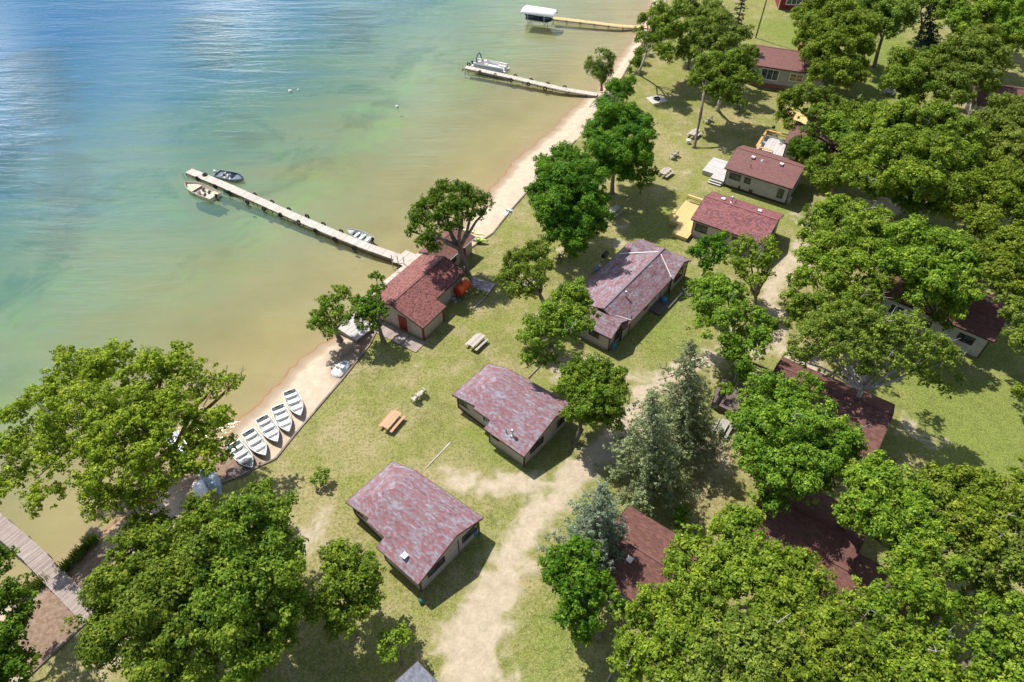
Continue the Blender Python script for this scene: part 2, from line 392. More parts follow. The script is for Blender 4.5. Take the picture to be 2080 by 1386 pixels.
def ground_mat():
    m, nt, b = mat('ground_grass_dirt')
    p = pos(nt)
    n1 = noise(nt, .16, 4, .6, p); n2 = noise(nt, .9, 5, .65, p); n3 = noise(nt, 3.2, 5, .78, p); n4 = noise(nt, 9, 4, .85, p)
    g = mixc(nt, rng(nt, n2, .3, .7), (.115, .135, .028), (.265, .26, .082))
    g = mixc(nt, rng(nt, n1, .38, .66), g, (.20, .23, .045))
    lush = attr(nt, 'lush'); g = mixc(nt, math_(nt, 'MULTIPLY', lush, .7), g, mixc(nt, rng(nt, n2, .3, .7), (.085, .155, .012), (.17, .245, .025)))
    dry = rng(nt, math_(nt, 'ADD', attr(nt, 'dry'), math_(nt, 'MULTIPLY', math_(nt, 'SUBTRACT', n2, .5), 1.6)), .35, 1.2)
    g = mixc(nt, math_(nt, 'MULTIPLY', dry, .75), g, (.36, .29, .15))
    thin = math_(nt, 'MULTIPLY', rng(nt, noise(nt, .30, 5, .66, p), .47, .66), math_(nt, 'SUBTRACT', 1., lush))
    g = mixc(nt, math_(nt, 'MULTIPLY', thin, .75), g, (.38, .305, .175))
    g = mixc(nt, rng(nt, n3, .46, .60, 0, .62), g, (.07, .075, .018))
    g = mixc(nt, rng(nt, n4, .50, .60, 0, .6), g, (.47, .41, .20))
    sand = mixc(nt, rng(nt, n2, .3, .7), (.41, .34, .245), (.56, .47, .345))
    sand = mixc(nt, rng(nt, n3, .42, .68, 0, .5), sand, (.30, .23, .16))
    f = rng(nt, math_(nt, 'ADD', attr(nt, 'dirt'), math_(nt, 'ADD', math_(nt, 'MULTIPLY', math_(nt, 'SUBTRACT', noise(nt, .42, 6, .68, p, .4), .5), 2.3), math_(nt, 'MULTIPLY', math_(nt, 'SUBTRACT', n3, .5), .9))), .36, .78)
    setc(nt, b, mixc(nt, f, g, sand))
    b.inputs['Roughness'].default_value = .95; b.inputs['Specular IOR Level'].default_value = .1
    h = math_(nt, 'ADD', n3, math_(nt, 'MULTIPLY', n4, .6)); bump(nt, b, h, .55, .12)
    return m
GM = ground_mat()
gofs = np.concatenate([np.arange(0, 118, .5), np.array([122, 130, 145, 170, 220, 320, 600, 1500])])
def gz(s, n):
    return .05*np.sin(s*.12)*np.sin(n*.1+.4)*np.clip((n-wall_n(s))/6, 0, 1)-.03
def dirtf(X, Y, S, Nn): return np.maximum(strokes(X, Y, DIRT, 1.5), strokes(X, Y, PATCH, 1.3)*.72)
strip('ground', gofs, lambda s, k: wall_n(s)+k, gz, GM,
      {'dirt': dirtf, 'road': lambda X, Y, S, Nn: strokes(X, Y, DIRT, .8), 'dry': lambda X, Y, S, Nn: strokes(X, Y, DRY, 2.5), 'lush': lambda X, Y, S, Nn: strokes(X, Y, LUSH, 3.)},
      mask=('dirt_road', 'road', .35))
# beach
def beach_mat():
    m, nt, b = mat('beach_sand'); p = pos(nt)
    n2 = noise(nt, 1.2, 5, .65, p); n3 = noise(nt, 6, 4, .7, p)
    c = mixc(nt, rng(nt, n2, .3, .7), (.45, .36, .265), (.58, .475, .365))
    c = mixc(nt, rng(nt, n3, .5, .8, 0, .5), c, (.36, .27, .19))
    sh = attr(nt, 'shore')
    e = math_(nt, 'ADD', sh, math_(nt, 'MULTIPLY', math_(nt, 'SUBTRACT', n2, .5), .7))
    wet = ramp(nt, rng(nt, e, -.2, 2.6), [(0., (.30, .19, .12)), (.08, (.40, .25, .15)), (.16, (.30, .23, .16)), (.4, (.37, .29, .205)), (.6, (.46, .36, .26)), (1., (.52, .41, .30))])
    c = mixc(nt, rng(nt, e, 1.1, 1.7, 1., 0.), c, wet)
    c = mixc(nt, math_(nt, 'MULTIPLY', attr(nt, 'litter'), .85), c, (.26, .185, .13))
    br = math_(nt, 'MULTIPLY', attr(nt, 'litter'), rng(nt, noise(nt, 2.6, 6, .75, p), .36, .60)); c = mixc(nt, math_(nt, 'MULTIPLY', br, .9), c, (.17, .105, .075))
    setc(nt, b, c); b.inputs['Roughness'].default_value = .9; b.inputs['Specular IOR Level'].default_value = .15
    bump(nt, b, n3, .4, .06); return m
def beach_z(s, n):
    a, w_ = shore_n(s), wall_n(s); t = np.clip((n-a)/np.maximum(w_-a, .3), -.2, 1)
    return WL-.01+.42*np.clip(t*1.6, -.3, 1)**1.0*np.where(w_-a < .6, .1, 1)
LIT = [[(740,700,1.5),(690,720,1.0)], [(480,940,2.),(420,960,3.)], [(160,1160,3.),(120,1260,4.),(200,1200,3.)], [(700,745,1.2)]]
strip('beach', np.linspace(0, 1, 26), lambda s, k: (shore_n(s)-.3)*(1-k)+(wall_n(s)+.02)*k, beach_z, beach_mat(),
      {'shore': lambda X, Y, S, Nn: Nn-shore_n(S), 'litter': lambda X, Y, S, Nn: strokes(X, Y, LIT, 1.2)})
# lake
def depth_d(d):
    d = np.maximum(d, 0)
    return .62*(1-np.exp(-d/7))+.022*d+.035*np.maximum(d-22, 0)
def bed_mat():
    m, nt, b = mat('lake_bed_sand'); p = pos(nt)
    n1 = noise(nt, .11, 4, .6, p); n2 = noise(nt, .8, 5, .65, p)
    rip = N(nt, 'ShaderNodeTexWave'); rip.inputs['Scale'].default_value = 1.1; rip.inputs['Distortion'].default_value = 3.; rip.inputs['Detail'].default_value = 2; rip.inputs['Detail Scale'].default_value = 1.2
    nt.links.new(mapping(nt, p, (0, 0, R(-EA+90))), rip.inputs['Vector'])
    n3 = noise(nt, 4, 3, .65, p)
    c = mixc(nt, rng(nt, n1, .35, .68), (.385, .325, .17), (.30, .255, .125))
    c = mixc(nt, rng(nt, n2, .35, .75, 0, .35), c, (.34, .27, .12))
    sh = attr(nt, 'shore')
    c = mixc(nt, math_(nt, 'MULTIPLY', rng(nt, sh, 0, 5, .35, 0.), rng(nt, rip.outputs[0], .3, .8)), c, (.28, .2, .12))
    c = mixc(nt, rng(nt, sh, 0., .9, .4, 0.), c, (.34, .23, .14))
    c = mixc(nt, rng(nt, sh, .6, 4.5, .45, 0.), c, (.34, .24, .16))
    c = mixc(nt, rng(nt, sh, 9, 30, 0, .7), c, (.30, .36, .20))
    weed_ripple = math_(nt, 'MULTIPLY', rng(nt, noise(nt, .07, 5, .6, p, .6), .52, .62), rng(nt, sh, 20, 38))  # weed growth on the lake floor
    c = mixc(nt, math_(nt, 'MULTIPLY', weed_ripple, .75), c, (.08, .16, .04))
    alg = math_(nt, 'MULTIPLY', rng(nt, noise(nt, .075, 7, .72, p, .5), .50, .66), math_(nt, 'MULTIPLY', rng(nt, sh, 17, 26), rng(nt, sh, 58, 40)))
    c = mixc(nt, math_(nt, 'MULTIPLY', alg, .7), c, (.30, .50, .13))
    c = mixc(nt, rng(nt, n3, .55, .8, 0, .25), c, (.2, .16, .08))
    setc(nt, b, c); b.inputs['Roughness'].default_value = .95; b.inputs['Specular IOR Level'].default_value = 0.
    return m
lofs = np.concatenate([-np.array([1500, 700, 300, 200, 160]), np.arange(-140, -40, 2.), np.arange(-40, 0, .5), [-.0, .3]])
strip('lake_bed', lofs, lambda s, k: shore_n(s)+k, lambda s, n: WL-.02-np.where(n > shore_n(s), -.02, depth_d(shore_n(s)-n)), bed_mat(),
      {'shore': lambda X, Y, S, Nn: shore_n(S)-Nn})
def water_mat():
    m, nt, b = mat('lake_water'); p = pos(nt)
    nt.nodes.remove(b)
    dp = attr(nt, 'depth')
    n1 = math_(nt, 'ADD', math_(nt, 'MULTIPLY', noise(nt, .05, 4, .6, mapping(nt, p, (0, 0, R(-18)), (.45, 1.4, 1))), .5), math_(nt, 'MULTIPLY', noise(nt, .16, 5, .65, mapping(nt, p, (0, 0, R(-17)), (.22, 1.7, 1)), .5), .5))  # light and dark wind-ripple streaks painted into the water's body colour
    fac = math_(nt, 'SUBTRACT', 1., math_(nt, 'POWER', 2.718, math_(nt, 'MULTIPLY', dp, -.30)))
    col = ramp(nt, math_(nt, 'ADD', rng(nt, dp, 0, 6), math_(nt, 'MULTIPLY', math_(nt, 'SUBTRACT', n1, .5), 1.1)),
               [(0., (.20, .185, .10)), (.12, (.16, .195, .12)), (.26, (.13, .235, .175)), (.42, (.08, .215, .19)), (.66, (.035, .17, .26)), (1., (.022, .13, .27))])
    wd = math_(nt, 'ADD', attr(nt, 'weed_ripple'), math_(nt, 'MULTIPLY', math_(nt, 'SUBTRACT', noise(nt, .30, 6, .7, mapping(nt, p, (0, 0, R(-17)), (.3, 1.5, 1)), .4), .5), 2.6))
    col = mixc(nt, math_(nt, 'MULTIPLY', rng(nt, wd, .45, .95), .62), col, (.018, .085, .11))  # body colour darkened to paint in dark ripple patches, along with weed beds
    df = N(nt, 'ShaderNodeBsdfDiffuse'); nt.links.new(col, df.inputs[0])
    tr = N(nt, 'ShaderNodeBsdfTransparent'); tr.inputs[0].default_value = (.95, .98, .93, 1)
    mx = N(nt, 'ShaderNodeMixShader'); nt.links.new(fac, mx.inputs[0]); nt.links.new(tr.outputs[0], mx.inputs[1]); nt.links.new(df.outputs[0], mx.inputs[2])
    w1 = noise(nt, .33, 4, .6, mapping(nt, p, (0, 0, R(-16)), (.3, 1.5, 1)), .4)
    w2 = noise(nt, 2.2, 4, .65, mapping(nt, p, (0, 0, R(-22)), (.6, 1.5, 1)))
    w0 = noise(nt, .085, 3, .55, mapping(nt, p, (0, 0, R(-14)), (.35, 1.5, 1)), .3)
    h = math_(nt, 'ADD', math_(nt, 'ADD', math_(nt, 'MULTIPLY', w1, 2.6), math_(nt, 'MULTIPLY', w0, 3.2)), math_(nt, 'MULTIPLY', w2, .42))
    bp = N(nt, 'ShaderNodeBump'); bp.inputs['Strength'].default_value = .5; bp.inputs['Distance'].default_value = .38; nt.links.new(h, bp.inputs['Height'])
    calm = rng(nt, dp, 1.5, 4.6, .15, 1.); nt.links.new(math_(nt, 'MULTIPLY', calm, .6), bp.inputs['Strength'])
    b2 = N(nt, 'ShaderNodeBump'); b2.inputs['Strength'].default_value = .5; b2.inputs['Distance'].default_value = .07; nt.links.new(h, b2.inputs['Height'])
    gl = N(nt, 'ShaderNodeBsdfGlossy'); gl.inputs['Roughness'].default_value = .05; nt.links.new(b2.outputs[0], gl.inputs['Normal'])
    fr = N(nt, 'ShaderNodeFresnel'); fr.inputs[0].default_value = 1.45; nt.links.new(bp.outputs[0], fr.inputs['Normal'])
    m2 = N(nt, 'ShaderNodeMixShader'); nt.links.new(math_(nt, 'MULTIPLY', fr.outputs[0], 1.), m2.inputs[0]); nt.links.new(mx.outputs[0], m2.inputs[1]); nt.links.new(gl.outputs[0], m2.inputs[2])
    nt.links.new(m2.outputs[0], nt.nodes['Material Output'].inputs[0])
    return m
WEED_RIPPLE = [[(110,280,4),(130,350,5),(140,420,5),(120,490,4)], [(60,120,8),(100,230,7)], [(20,300,6),(10,350,5)], [(420,40,8),(440,110,7)], [(700,30,7),(740,90,5)], [(480,250,4),(520,300,3)]]  # weed beds and dark ripple patches, both painted in the water colour
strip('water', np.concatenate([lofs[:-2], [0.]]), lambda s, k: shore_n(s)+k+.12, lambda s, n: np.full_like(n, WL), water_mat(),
      {'depth': lambda X, Y, S, Nn: depth_d(shore_n(S)+.1-Nn), 'weed_ripple': lambda X, Y, S, Nn: strokes(X, Y, WEED_RIPPLE, 5.)})
# ------------------------------------------------------------ building helpers
def roofplane(mb, pts, th=.14):
    pts = [Vector(p) for p in pts]; nrm = Vector((0, 0, 0))
    for i in range(len(pts)): nrm += pts[i].cross(pts[(i+1) % len(pts)])
    if nrm.z < 0: pts = pts[::-1]; nrm = -nrm
    nrm.normalize(); u = Vector((0, 0, 1)).cross(nrm)
    u = u.normalized() if u.length > 1e-4 else Vector((1, 0, 0)); v = nrm.cross(u); n = len(pts)
    uv = [(p.dot(u)+40, p.dot(v)+40) for p in pts]
    lo = [p-Vector((0, 0, th)) for p in pts]
    F = [tuple(range(n)), tuple(range(2*n-1, n-1, -1))]; U = [uv, [(.01, .01)]*n]
    for i in range(n):
        j = (i+1) % n; F.append((i, n+i, n+j, j)); U.append([(.01, .01)]*4)
    mb.add(pts+lo, F, U)
def walls(mb, pts, z0=-.1, zb=None):
    """closed loop of (x, y, ztop), counter-clockwise"""
    L = 0.; n = len(pts)
    for i in range(n):
        a, b = pts[i], pts[(i+1) % n]; d_ = math.hypot(b[0]-a[0], b[1]-a[1])
        mb.add([(a[0], a[1], z0), (b[0], b[1], z0), (b[0], b[1], b[2]), (a[0], a[1], a[2])], [(0, 1, 2, 3)],
               [[(L+.1, .01), (L+d_+.1, .01), (L+d_+.1, b[2]-z0), (L+.1, a[2]-z0)]]); L += d_
def window(par, x, y, z, ang, w_, h, fm, cols=1, rows=1, gm='glass', fw=.09, name='window'):
    c, s = math.cos(R(ang)), math.sin(R(ang)); t = (-s, c)
    def P(a, o): return (x+t[0]*a+c*o, y+t[1]*a+s*o)
    mb = MB(); rz = R(ang)+math.pi/2
    for sx in (-1, 1): q = P(sx*(w_/2+fw/2), .03); mb.box((*q, z), (fw, .08, h+2*fw), rz)
    for sz in (-1, 1): q = P(0, .03); mb.box((*q, z+sz*(h/2+fw/2)), (w_, .08, fw), rz)
    for i in range(1, cols): q = P(-w_/2+w_*i/cols, .025); mb.box((*q, z), (fw*.6, .06, h), rz)
    for i in range(1, rows): q = P(0, .022); mb.box((*q, z-h/2+h*i/rows), (w_, .055, fw*.5), rz)
    o = mb.build(name, fm, par)
    MB().box((*P(0, .005), z), (w_, .03, h), rz).build('pane', gm, o)
    return o
def door(par, x, y, z0, ang, w_, h, m, fm='trim_white'):
    c, s = math.cos(R(ang)), math.sin(R(ang)); t = (-s, c); rz = R(ang)+math.pi/2
    mb = MB().box((x+c*.02, y+s*.02, z0+h/2), (w_, .05, h), rz)
    for zz in (.28, .68): mb.box((x+c*.045, y+s*.045, z0+h*zz), (w_*.7, .02, h*.28), rz)
    o = mb.build('door', m, par)
    f = MB()
    for sx in (-1, 1): f.box((x+t[0]*sx*(w_/2+.05)+c*.03, y+t[1]*sx*(w_/2+.05)+s*.03, z0+h/2), (.1, .08, h), rz)
    f.box((x+c*.03, y+s*.03, z0+h+.05), (w_+.2, .08, .1), rz); f.build('door_frame', fm, o)
    MB().tube([(x+t[0]*w_*.4+c*.05, y+t[1]*w_*.4+s*.05, z0+1), (x+t[0]*w_*.4+c*.12, y+t[1]*w_*.4+s*.12, z0+1)], .03, 6).build('handle', 'metal', o)
def vent(par, x, y, z, kind='box'):
    mb = MB()
    if kind == 'box': mb.box((x, y, z+.08), (.42, .42, .22)).box((x, y, z+.21), (.5, .5, .05)); mb.build('roof_vent', 'flash', par)
    elif kind == 'pipe': mb.tube([(x, y, z-.1), (x, y, z+.45)], .05, 8); mb.build('vent_pipe', 'black', par)
    elif kind == 'flue':
        mb.tube([(x, y, z-.1), (x, y, z+.75)], .09, 10).tube([(x, y, z+.75), (x, y, z+.95)], [.17, .15], 10).tube([(x, y, z-.1), (x, y, z+.08)], [.3, .12], 10); mb.build('flue', 'metal', par, True)
    elif kind == 'mast': mb.tube([(x, y, z-.1), (x, y, z+.1)], [.3, .15], 10).tube([(x, y, z), (x, y, z+1.3)], .035, 6); mb.build('vent_stack', 'metal', par)
def edge_trim(par, pts, m='trim_brown', h=.18, w_=.05):
    mb = MB()
    for a, b in pts: mb.beam(a, b, w_, h)
    mb.build('fascia', m, par)
def corners(par, pts, m='trim_brown', s=.13):
    for x, y, z in pts: MB().box((x, y, z/2-.02), (s, s, z)).build('corner_trim', m, par)
def gable(par, L, W, yr, ze, zr, roof, wall, ov=.35, oe=.35, zf=None, trim='trim_brown', corner=True, x0=0., y0=0., ze2=None, wallname='wall'):
    """footprint of the ROOF: x0..x0+L along the ridge, y0..y0+W across; ridge at y=y0+yr"""
    ze2 = ze if ze2 is None else ze2; x1, y1 = x0+L, y0+W; yr = y0+yr
    mb = MB(); roofplane(mb, [(x0, y0, ze), (x1, y0, ze), (x1, yr, zr), (x0, yr, zr)]); roofplane(mb, [(x0, yr, zr), (x1, yr, zr), (x1, y1, ze2), (x0, y1, ze2)])
    ro = mb.build('roof', roof, par)
    MB().beam((x0+.02, yr, zr+.015), (x1-.02, yr, zr+.015), .28, .03).build('ridge_cap', roof, ro)
    def zt(y): return (ze+(zr-ze)*(y-y0)/(yr-y0) if y < yr else zr+(ze2-zr)*(y-yr)/(y1-yr))-.1
    a, b, c_, d_ = x0+oe, x1-oe, y0+ov, y1-ov
    wb = MB(); walls(wb, [(a, c_, zt(c_)), (b, c_, zt(c_)), (b, yr, zt(yr)), (b, d_, zt(d_)), (a, d_, zt(d_)), (a, yr, zt(yr))])
    wo = wb.build(wallname, wall, par)
    edge_trim(par, [((x0, y0-.03, ze-.09), (x1, y0-.03, ze-.09)), ((x0, y1+.03, ze2-.09), (x1, y1+.03, ze2-.09)),
                    ((x0-.03, y0, ze-.08), (x0-.03, yr, zr-.08)), ((x0-.03, yr, zr-.08), (x0-.03, y1, ze2-.08)),
                    ((x1+.03, y0, ze-.08), (x1+.03, yr, zr-.08)), ((x1+.03, yr, zr-.08), (x1+.03, y1, ze2-.08))], trim)
    if corner: corners(par, [(a, c_, zt(c_)), (b, c_, zt(c_)), (b, d_, zt(d_)), (a, d_, zt(d_))], trim)
    return ro, wo
# ------------------------------------------------------------ lakeside cabins of the front row
def cabin(label, o, ang, extras):
    r = empty('cabin', label, 'cabin', (o.x, o.y, 0), R(ang), 'low cabins with mottled red and lilac shingles')
    # local: x towards the lake, y = -t  (t to the right)
    P = dict(p5=(.1,0,2.3), p6=(5.3,0,2.3), p7=(5.3,-1.0,2.62), p8=(7.6,-1.0,2.62), p9=(7.7,-1.35,2.62), p1=(10.9,-1.2,2.12), p2=(10.9,-7.0,2.12), p3=(8.4,-7.6,2.45), p4=(.1,-8.1,2.4), r0=(.1,-4.8,3.85), r1=(7.55,-4.6,3.85))
    mb = MB(); V = P
    rr = Vector(V['r0']); k = lambda x, y: 3.85-(3.85-2.3)*(4.8+y)/4.8
    roofplane(mb, [V['p5'], V['p6'], (5.3, -1.0, k(0, -1.0)), (7.6, -1.0, k(0, -1.0)), V['r1'], V['r0']])
    roofplane(mb, [V['r0'], V['r1'], V['p3'], V['p4']])
    roofplane(mb, [(7.6, -1.0, k(0, -1.0)), V['p9'], V['r1']]); roofplane(mb, [V['p9'], V['p1'], V['r1']]); roofplane(mb, [V['p1'], V['p2'], V['r1']]); roofplane(mb, [V['r1'], V['p2'], V['p3']])
    ro = mb.build('roof', 'shin_old', r)
    
    wb = MB(); g_ = .38
    walls(wb, [(10.5,-1.6,2.05), (5.3-g_,-1.35,2.5), (5.3-g_,-g_,2.3), (g_,-g_,2.3), (g_,-4.8,3.7), (g_,-7.7,2.42), (8.3,-7.25,2.4), (10.5,-6.65,2.05)][::-1])
    wb.build('wall', 'wall_tan', r)
    corners(r, [(g_,-g_,2.25), (5.3-g_,-g_,2.3), (g_,-7.7,2.4), (10.5,-1.6,2.05), (7.5,-1.55,2.4), (10.5,-6.65,2.05)])
    ks = ['p5', 'p6', 'p7', 'p8', 'p9', 'p1', 'p2', 'p3', 'p4', 'r0', 'p5']
    edge_trim(r, [(Vector(V[a])-Vector((0, 0, .08)), Vector(V[b])-Vector((0, 0, .08))) for a, b in zip(ks, ks[1:])])
    sk = MB(); sk.beam((10.54, -1.56, .1), (5.2, -1.31, .1), .06, .22); sk.beam((10.54, -1.6, .1), (10.54, -6.6, .1), .06, .22); sk.build('skirt_board', 'trim_brown', r)
    window(r, 9.4, -1.55, 1.45, 93, 1.7, .85, 'trim_brown', 3); window(r, 6.3, -1.42, 1.5, 93, .9, .7, 'trim_white', 2)
    window(r, g_, -2.3, 1.55, 180, 1.9, .75, 'trim_brown', 2); window(r, g_, -6.6, 1.5, 180, 1.9, .85, 'trim_brown', 3)
    if extras == 'a': vent(r, 2.6, -.9, 2.7, 'box'); MB().box((g_-.03, -5.05, 1.2), (.06, .06, 2.3)).build('downpipe', 'trim_brown', r)
    else: vent(r, 2.4, -1.0, 2.65, 'flue'); vent(r, 3.15, -.9, 2.6, 'pipe'); window(r, 4.1, -g_, 1.6, 90, .75, .55, 'trim_brown', 3)
    return r
oA = at(851, 1190, 2.25); cabin('nearest cabin in the open, mottled red and lilac roof, blue barrel at its corner', oA, 139.5, 'a')
oB = at(1066, 930, 2.25); cabin('mottled red cabin with a metal flue, round tree leaning over its right corner', oB, 139.5, 'b')
# lodge with cross wings
rC = empty('lodge', 'long mottled red lodge with white roof valleys and wings at both ends', 'lodge', (11.13, 53.81, 0), R(52))
gable(rC, 14.2, 7.9, 3.0, 2.4, 3.9, 'shin_old', 'wall_tan', x0=2.2, y0=-.3)
def wing(par, xa, xb, ya, yb, ze, zr):
    xm = (xa+xb)/2; mb = MB()
    roofplane(mb, [(xa, ya, ze), (xm, ya, zr), (xm, yb, zr), (xa, yb, ze)]); roofplane(mb, [(xm, ya, zr), (xb, ya, ze), (xb, yb, ze), (xm, yb, zr)])
    mb.build('wing_roof', 'shin_old', par); wb = MB(); g_ = .3
    walls(wb, [(xa+g_, ya+g_, ze), (xm, ya+g_, zr-.14), (xb-g_, ya+g_, ze), (xb-g_, yb-g_, ze), (xm, yb-g_, zr-.14), (xa+g_, yb-g_, ze)])
    wb.build('wing_wall', 'wall_tan', par); corners(par, [(xa+g_, ya+g_, ze), (xb-g_, ya+g_, ze), (xa+g_, yb-g_, ze), (xb-g_, yb-g_, ze)])
    edge_trim(par, [((xa, ya-.02, ze-.1), (xm, ya-.02, zr-.1)), ((xm, ya-.02, zr-.1), (xb, ya-.02, ze-.1)), ((xa-.02, ya, ze-.1), (xa-.02, yb, ze-.1)), ((xb+.02, ya, ze-.1), (xb+.02, yb, ze-.1))])
wing(rC, 13.3, 18.0, -.55, 6.2+.3, 2.5, 3.75)
wing(rC, .0, 4.0, .0, 5.4, 2.4, 3.45)
for a, b, w_ in (((15.3, 2.9, 3.86), (13.3, 7.2, 2.72), .13), ((15.1, 2.4, 3.85), (13.4, -.2, 2.62), .11), ((2.25, 2.2, 3.55), (3.9, -.25, 2.5), .09)): MB().beam(a, b, w_, .05).build('valley_flashing', 'flash', rC)
vent(rC, 6.0, 1.9, 3.35, 'flue')
window(rC, 9.8, .05, 1.45, -90, 1.2, 1.0, 'trim_white', 3); window(rC, 15.6, -.25, 1.5, -90, 1.9, 1.1, 'trim_brown', 3); window(rC, 2.0, .3, 1.3, -90, 1.0, 1.2, 'trim_brown', 2)
window(rC, .3, 2.4, 1.5, 180, 1.2, .7, 'trim_brown', 2); window(rC, 8.0, .05, 1.5, -90, .7, .6, 'trim_brown', 1)
MB().tube([(4.0, -.15, .1), (4.0, -.15, 3.1)], .05, 6).build('downpipe', 'black', rC)
door(rC, 11.6, .05, .15, -90, .9, 1.95, 'wall_pale')
st = MB(); st.box((10.6, -.75, .12), (3.0, 1.5, .24)); st.build('stoop', 'deck_dark', rC)
tag(MB().box((0, 0, .14), (3.6, .16, .28)).build('landscape_timber', 'dock', None, loc=at(1371, 612, 0), rz=R(52)), 'pale timber edging the stoop behind the long lodge', 'timber edging')
# boathouse
rS = empty('boathouse', 'tan boathouse with red shingle roof and red door at the shore', 'boathouse', (-10.2, 55.62, 0), R(57))
V = dict(a=(0,0,2.3), b=(4.4,0,2.3), c=(4.4,1.45,2.74), d=(10.4,1.45,2.74), e=(10.1,5.0,3.75), e2=(11.3,8.3,2.45), f=(0,4.6,3.75), g=(1.2,8.3,2.4))
mb = MB(); roofplane(mb, [(0,0,2.3), (4.4,0,2.3), (4.4,1.45,2.757), (10.4,1.45,2.757), (10.4,4.6,3.75), (0,4.6,3.75)]); roofplane(mb, [(0,4.6,3.75), (10.4,4.6,3.75), (10.4,8.4,2.4), (0,8.4,2.4)])
ro = mb.build('roof', 'shin_boat', rS); MB().beam((.02, 4.6, 3.765), (10.38, 4.6, 3.765), .26, .03).build('ridge_cap', 'shin_boat', ro)
wb = MB(); walls(wb, [(.3,.3,2.3), (4.1,.3,2.3), (4.1,1.8,2.75), (10.1,1.8,2.75), (10.1,4.6,3.6), (10.1,8.0,2.45), (.3,8.0,2.45), (.3,4.6,3.6)]); wb.build('wall', 'wall_boat', rS)
edge_trim(rS, [((0,-.03,2.2), (4.4,-.03,2.2)), ((4.43,0,2.2), (4.43,1.4,2.62)), ((4.4,1.42,2.65), (10.4,1.42,2.65)), ((-.03,0,2.22), (-.03,4.6,3.67)), ((-.03,4.6,3.67), (-.03,8.4,2.32)), ((10.43,1.45,2.67), (10.43,4.6,3.66)), ((10.43,4.6,3.66), (10.43,8.4,2.32))], 'trim_brown')
corners(rS, [(.3,.3,2.3), (4.1,.3,2.3)], 'trim_red', .2)
door(rS, .3, 3.3, .05, 180, 1.0, 2.05, 'trim_red', 'trim_red')
rsh = empty('shed', 'small brown-roofed shed under the oak beside the boathouse', 'shed', (-10.2+math.cos(R(57))*10.5-math.sin(R(57))*4.7, 55.62+math.sin(R(57))*10.5+math.cos(R(57))*4.7, 0), R(57))
gable(rsh, 6.6, 4.2, 2.9, 2.5, 3.0, 'shin_brown', 'wall_boat', corner=False)
MB().tube([(0, -.08, 2.42), (2.6, -.08, 2.42)], .06, 6).build('gutter', 'flash', rsh); MB().tube([(3.9, -.08, 2.42), (6.6, -.08, 2.42)], .06, 6).build('gutter', 'flash', rsh)
window(rsh, 2.2, .35, 1.5, -90, .9, .8, 'trim_brown', 2); door(rsh, 4.2, .35, .05, -90, .9, 1.9, 'trim_red', 'trim_red')
# lap-sided cottages of the upper row
rD = empty('cottage', 'grey lap-sided cottage with plain brown-red roof and grey timber deck', 'cottage', (31.27, 88.4, 0), R(-33.5))
gable(rD, 10.0, 7.8, 4.3, 3.1, 4.4, 'shin_plain', 'wall_lap')
window(rD, 1.7, .35, 2.0, -90, 1.5, .8, 'trim_brown', 2); window(rD, 3.6, .35, 2.0, -90, .75, .75, 'trim_brown', 1); window(rD, 8.6, .35, 1.6, -90, .7, 1.3, 'trim_brown', 1)
for x in (2.7, 4.3, 4.6): MB().box((x, .3, .55), (.22, .1, .45)).build('crawl_vent', 'trim_brown', rD)
MB().box((5, .33, .1), (9.3, .05, .5)).build('skirt_board', 'trim_brown', rD)
vent(rD, 2.9, 3.2, 4.1); vent(rD, 4.3, 3.3, 4.12, 'mast'); vent(rD, 7.0, 3.5, 4.17); vent(rD, 3.3, 1.4, 3.55, 'pipe')
window(rD, 9.65, 4, 1.8, 0, 1.2, .9, 'trim_brown', 2)
rE = empty('cottage', 'tan cottage with speckled red roof and new yellow deck', 'cottage', (24.1, 75.95, 0), R(-33.5))
gable(rE, 10.1, 7.8, 4.4, 2.9, 4.1, 'shin_speck', 'wall_pale')
window(rE, 1.5, .35, 1.7, -90, 1.5, 1.0, 'trim_brown', 2); window(rE, 6.5, .35, 1.7, -90, 1.2, .9, 'trim_brown', 2); window(rE, 9.75, 5.6, 1.6, 0, 1.2, 1.2, 'trim_brown', 2); door(rE, 9.75, 2.6, .1, 0, .9, 2, 'trim_brown')
vent(rE, 2.2, 5.3, 3.8); vent(rE, 3.4, 5.3, 3.8, 'flue'); vent(rE, 7.3, 5.4, 3.75); vent(rE, 3.9, 5.6, 3.7, 'pipe')
rF = empty('cottage', 'brown-red roofed cottage beside the deck with the black grill', 'cottage', (42.0, 95.5, 0), R(-30))
gable(rF, 10., 7.4, 4.0, 3.2, 4.3, 'shin_plain', 'wall_pale'); window(rF, 1.4, .35, 1.8, -90, 1.2, 1.0, 'trim_brown', 2)
rF2 = empty('cottage', 'brown-red gable end glimpsed among leaves beyond the grill deck', 'cottage', (at(1640, 232, 3).x, at(1640, 232, 3).y, 0), R(-30))
gable(rF2, 9., 6.5, 3.4, 3.0, 4.2, 'shin_plain', 'wall_pale', trim='trim_white'); window(rF2, 1.2, .35, 1.7, -90, 1.0, 1.4, 'trim_white', 1)
rG = empty('house', 'grey house with brick chimney, white-framed windows and brick foundation', 'house', (43.25, 122.1, 0), R(-21))
gable(rG, 13., 9.2, 5.6, 3.8, 5.1, 'shin_plain', 'wall_lap', trim='trim_brown')
MB().box((6.5, .31, .3), (12.4, .12, .9)).build('foundation', 'brick', rG)
window(rG, 3.6, .35, 2.35, -90, 2.9, 1.75, 'trim_white', 3, 1, fw=.14); window(rG, 8.2, .35, 2.5, -90, 2.1, 1.2, 'trim_white', 2, 2, 'glass_warm', .13)
ch = MB().box((7.6, 6.6, 4.8), (.8, .7, 2.4)).box((7.6, 6.6, 6.0), (.95, .85, .12)); ch.build('chimney', 'brick', rG)
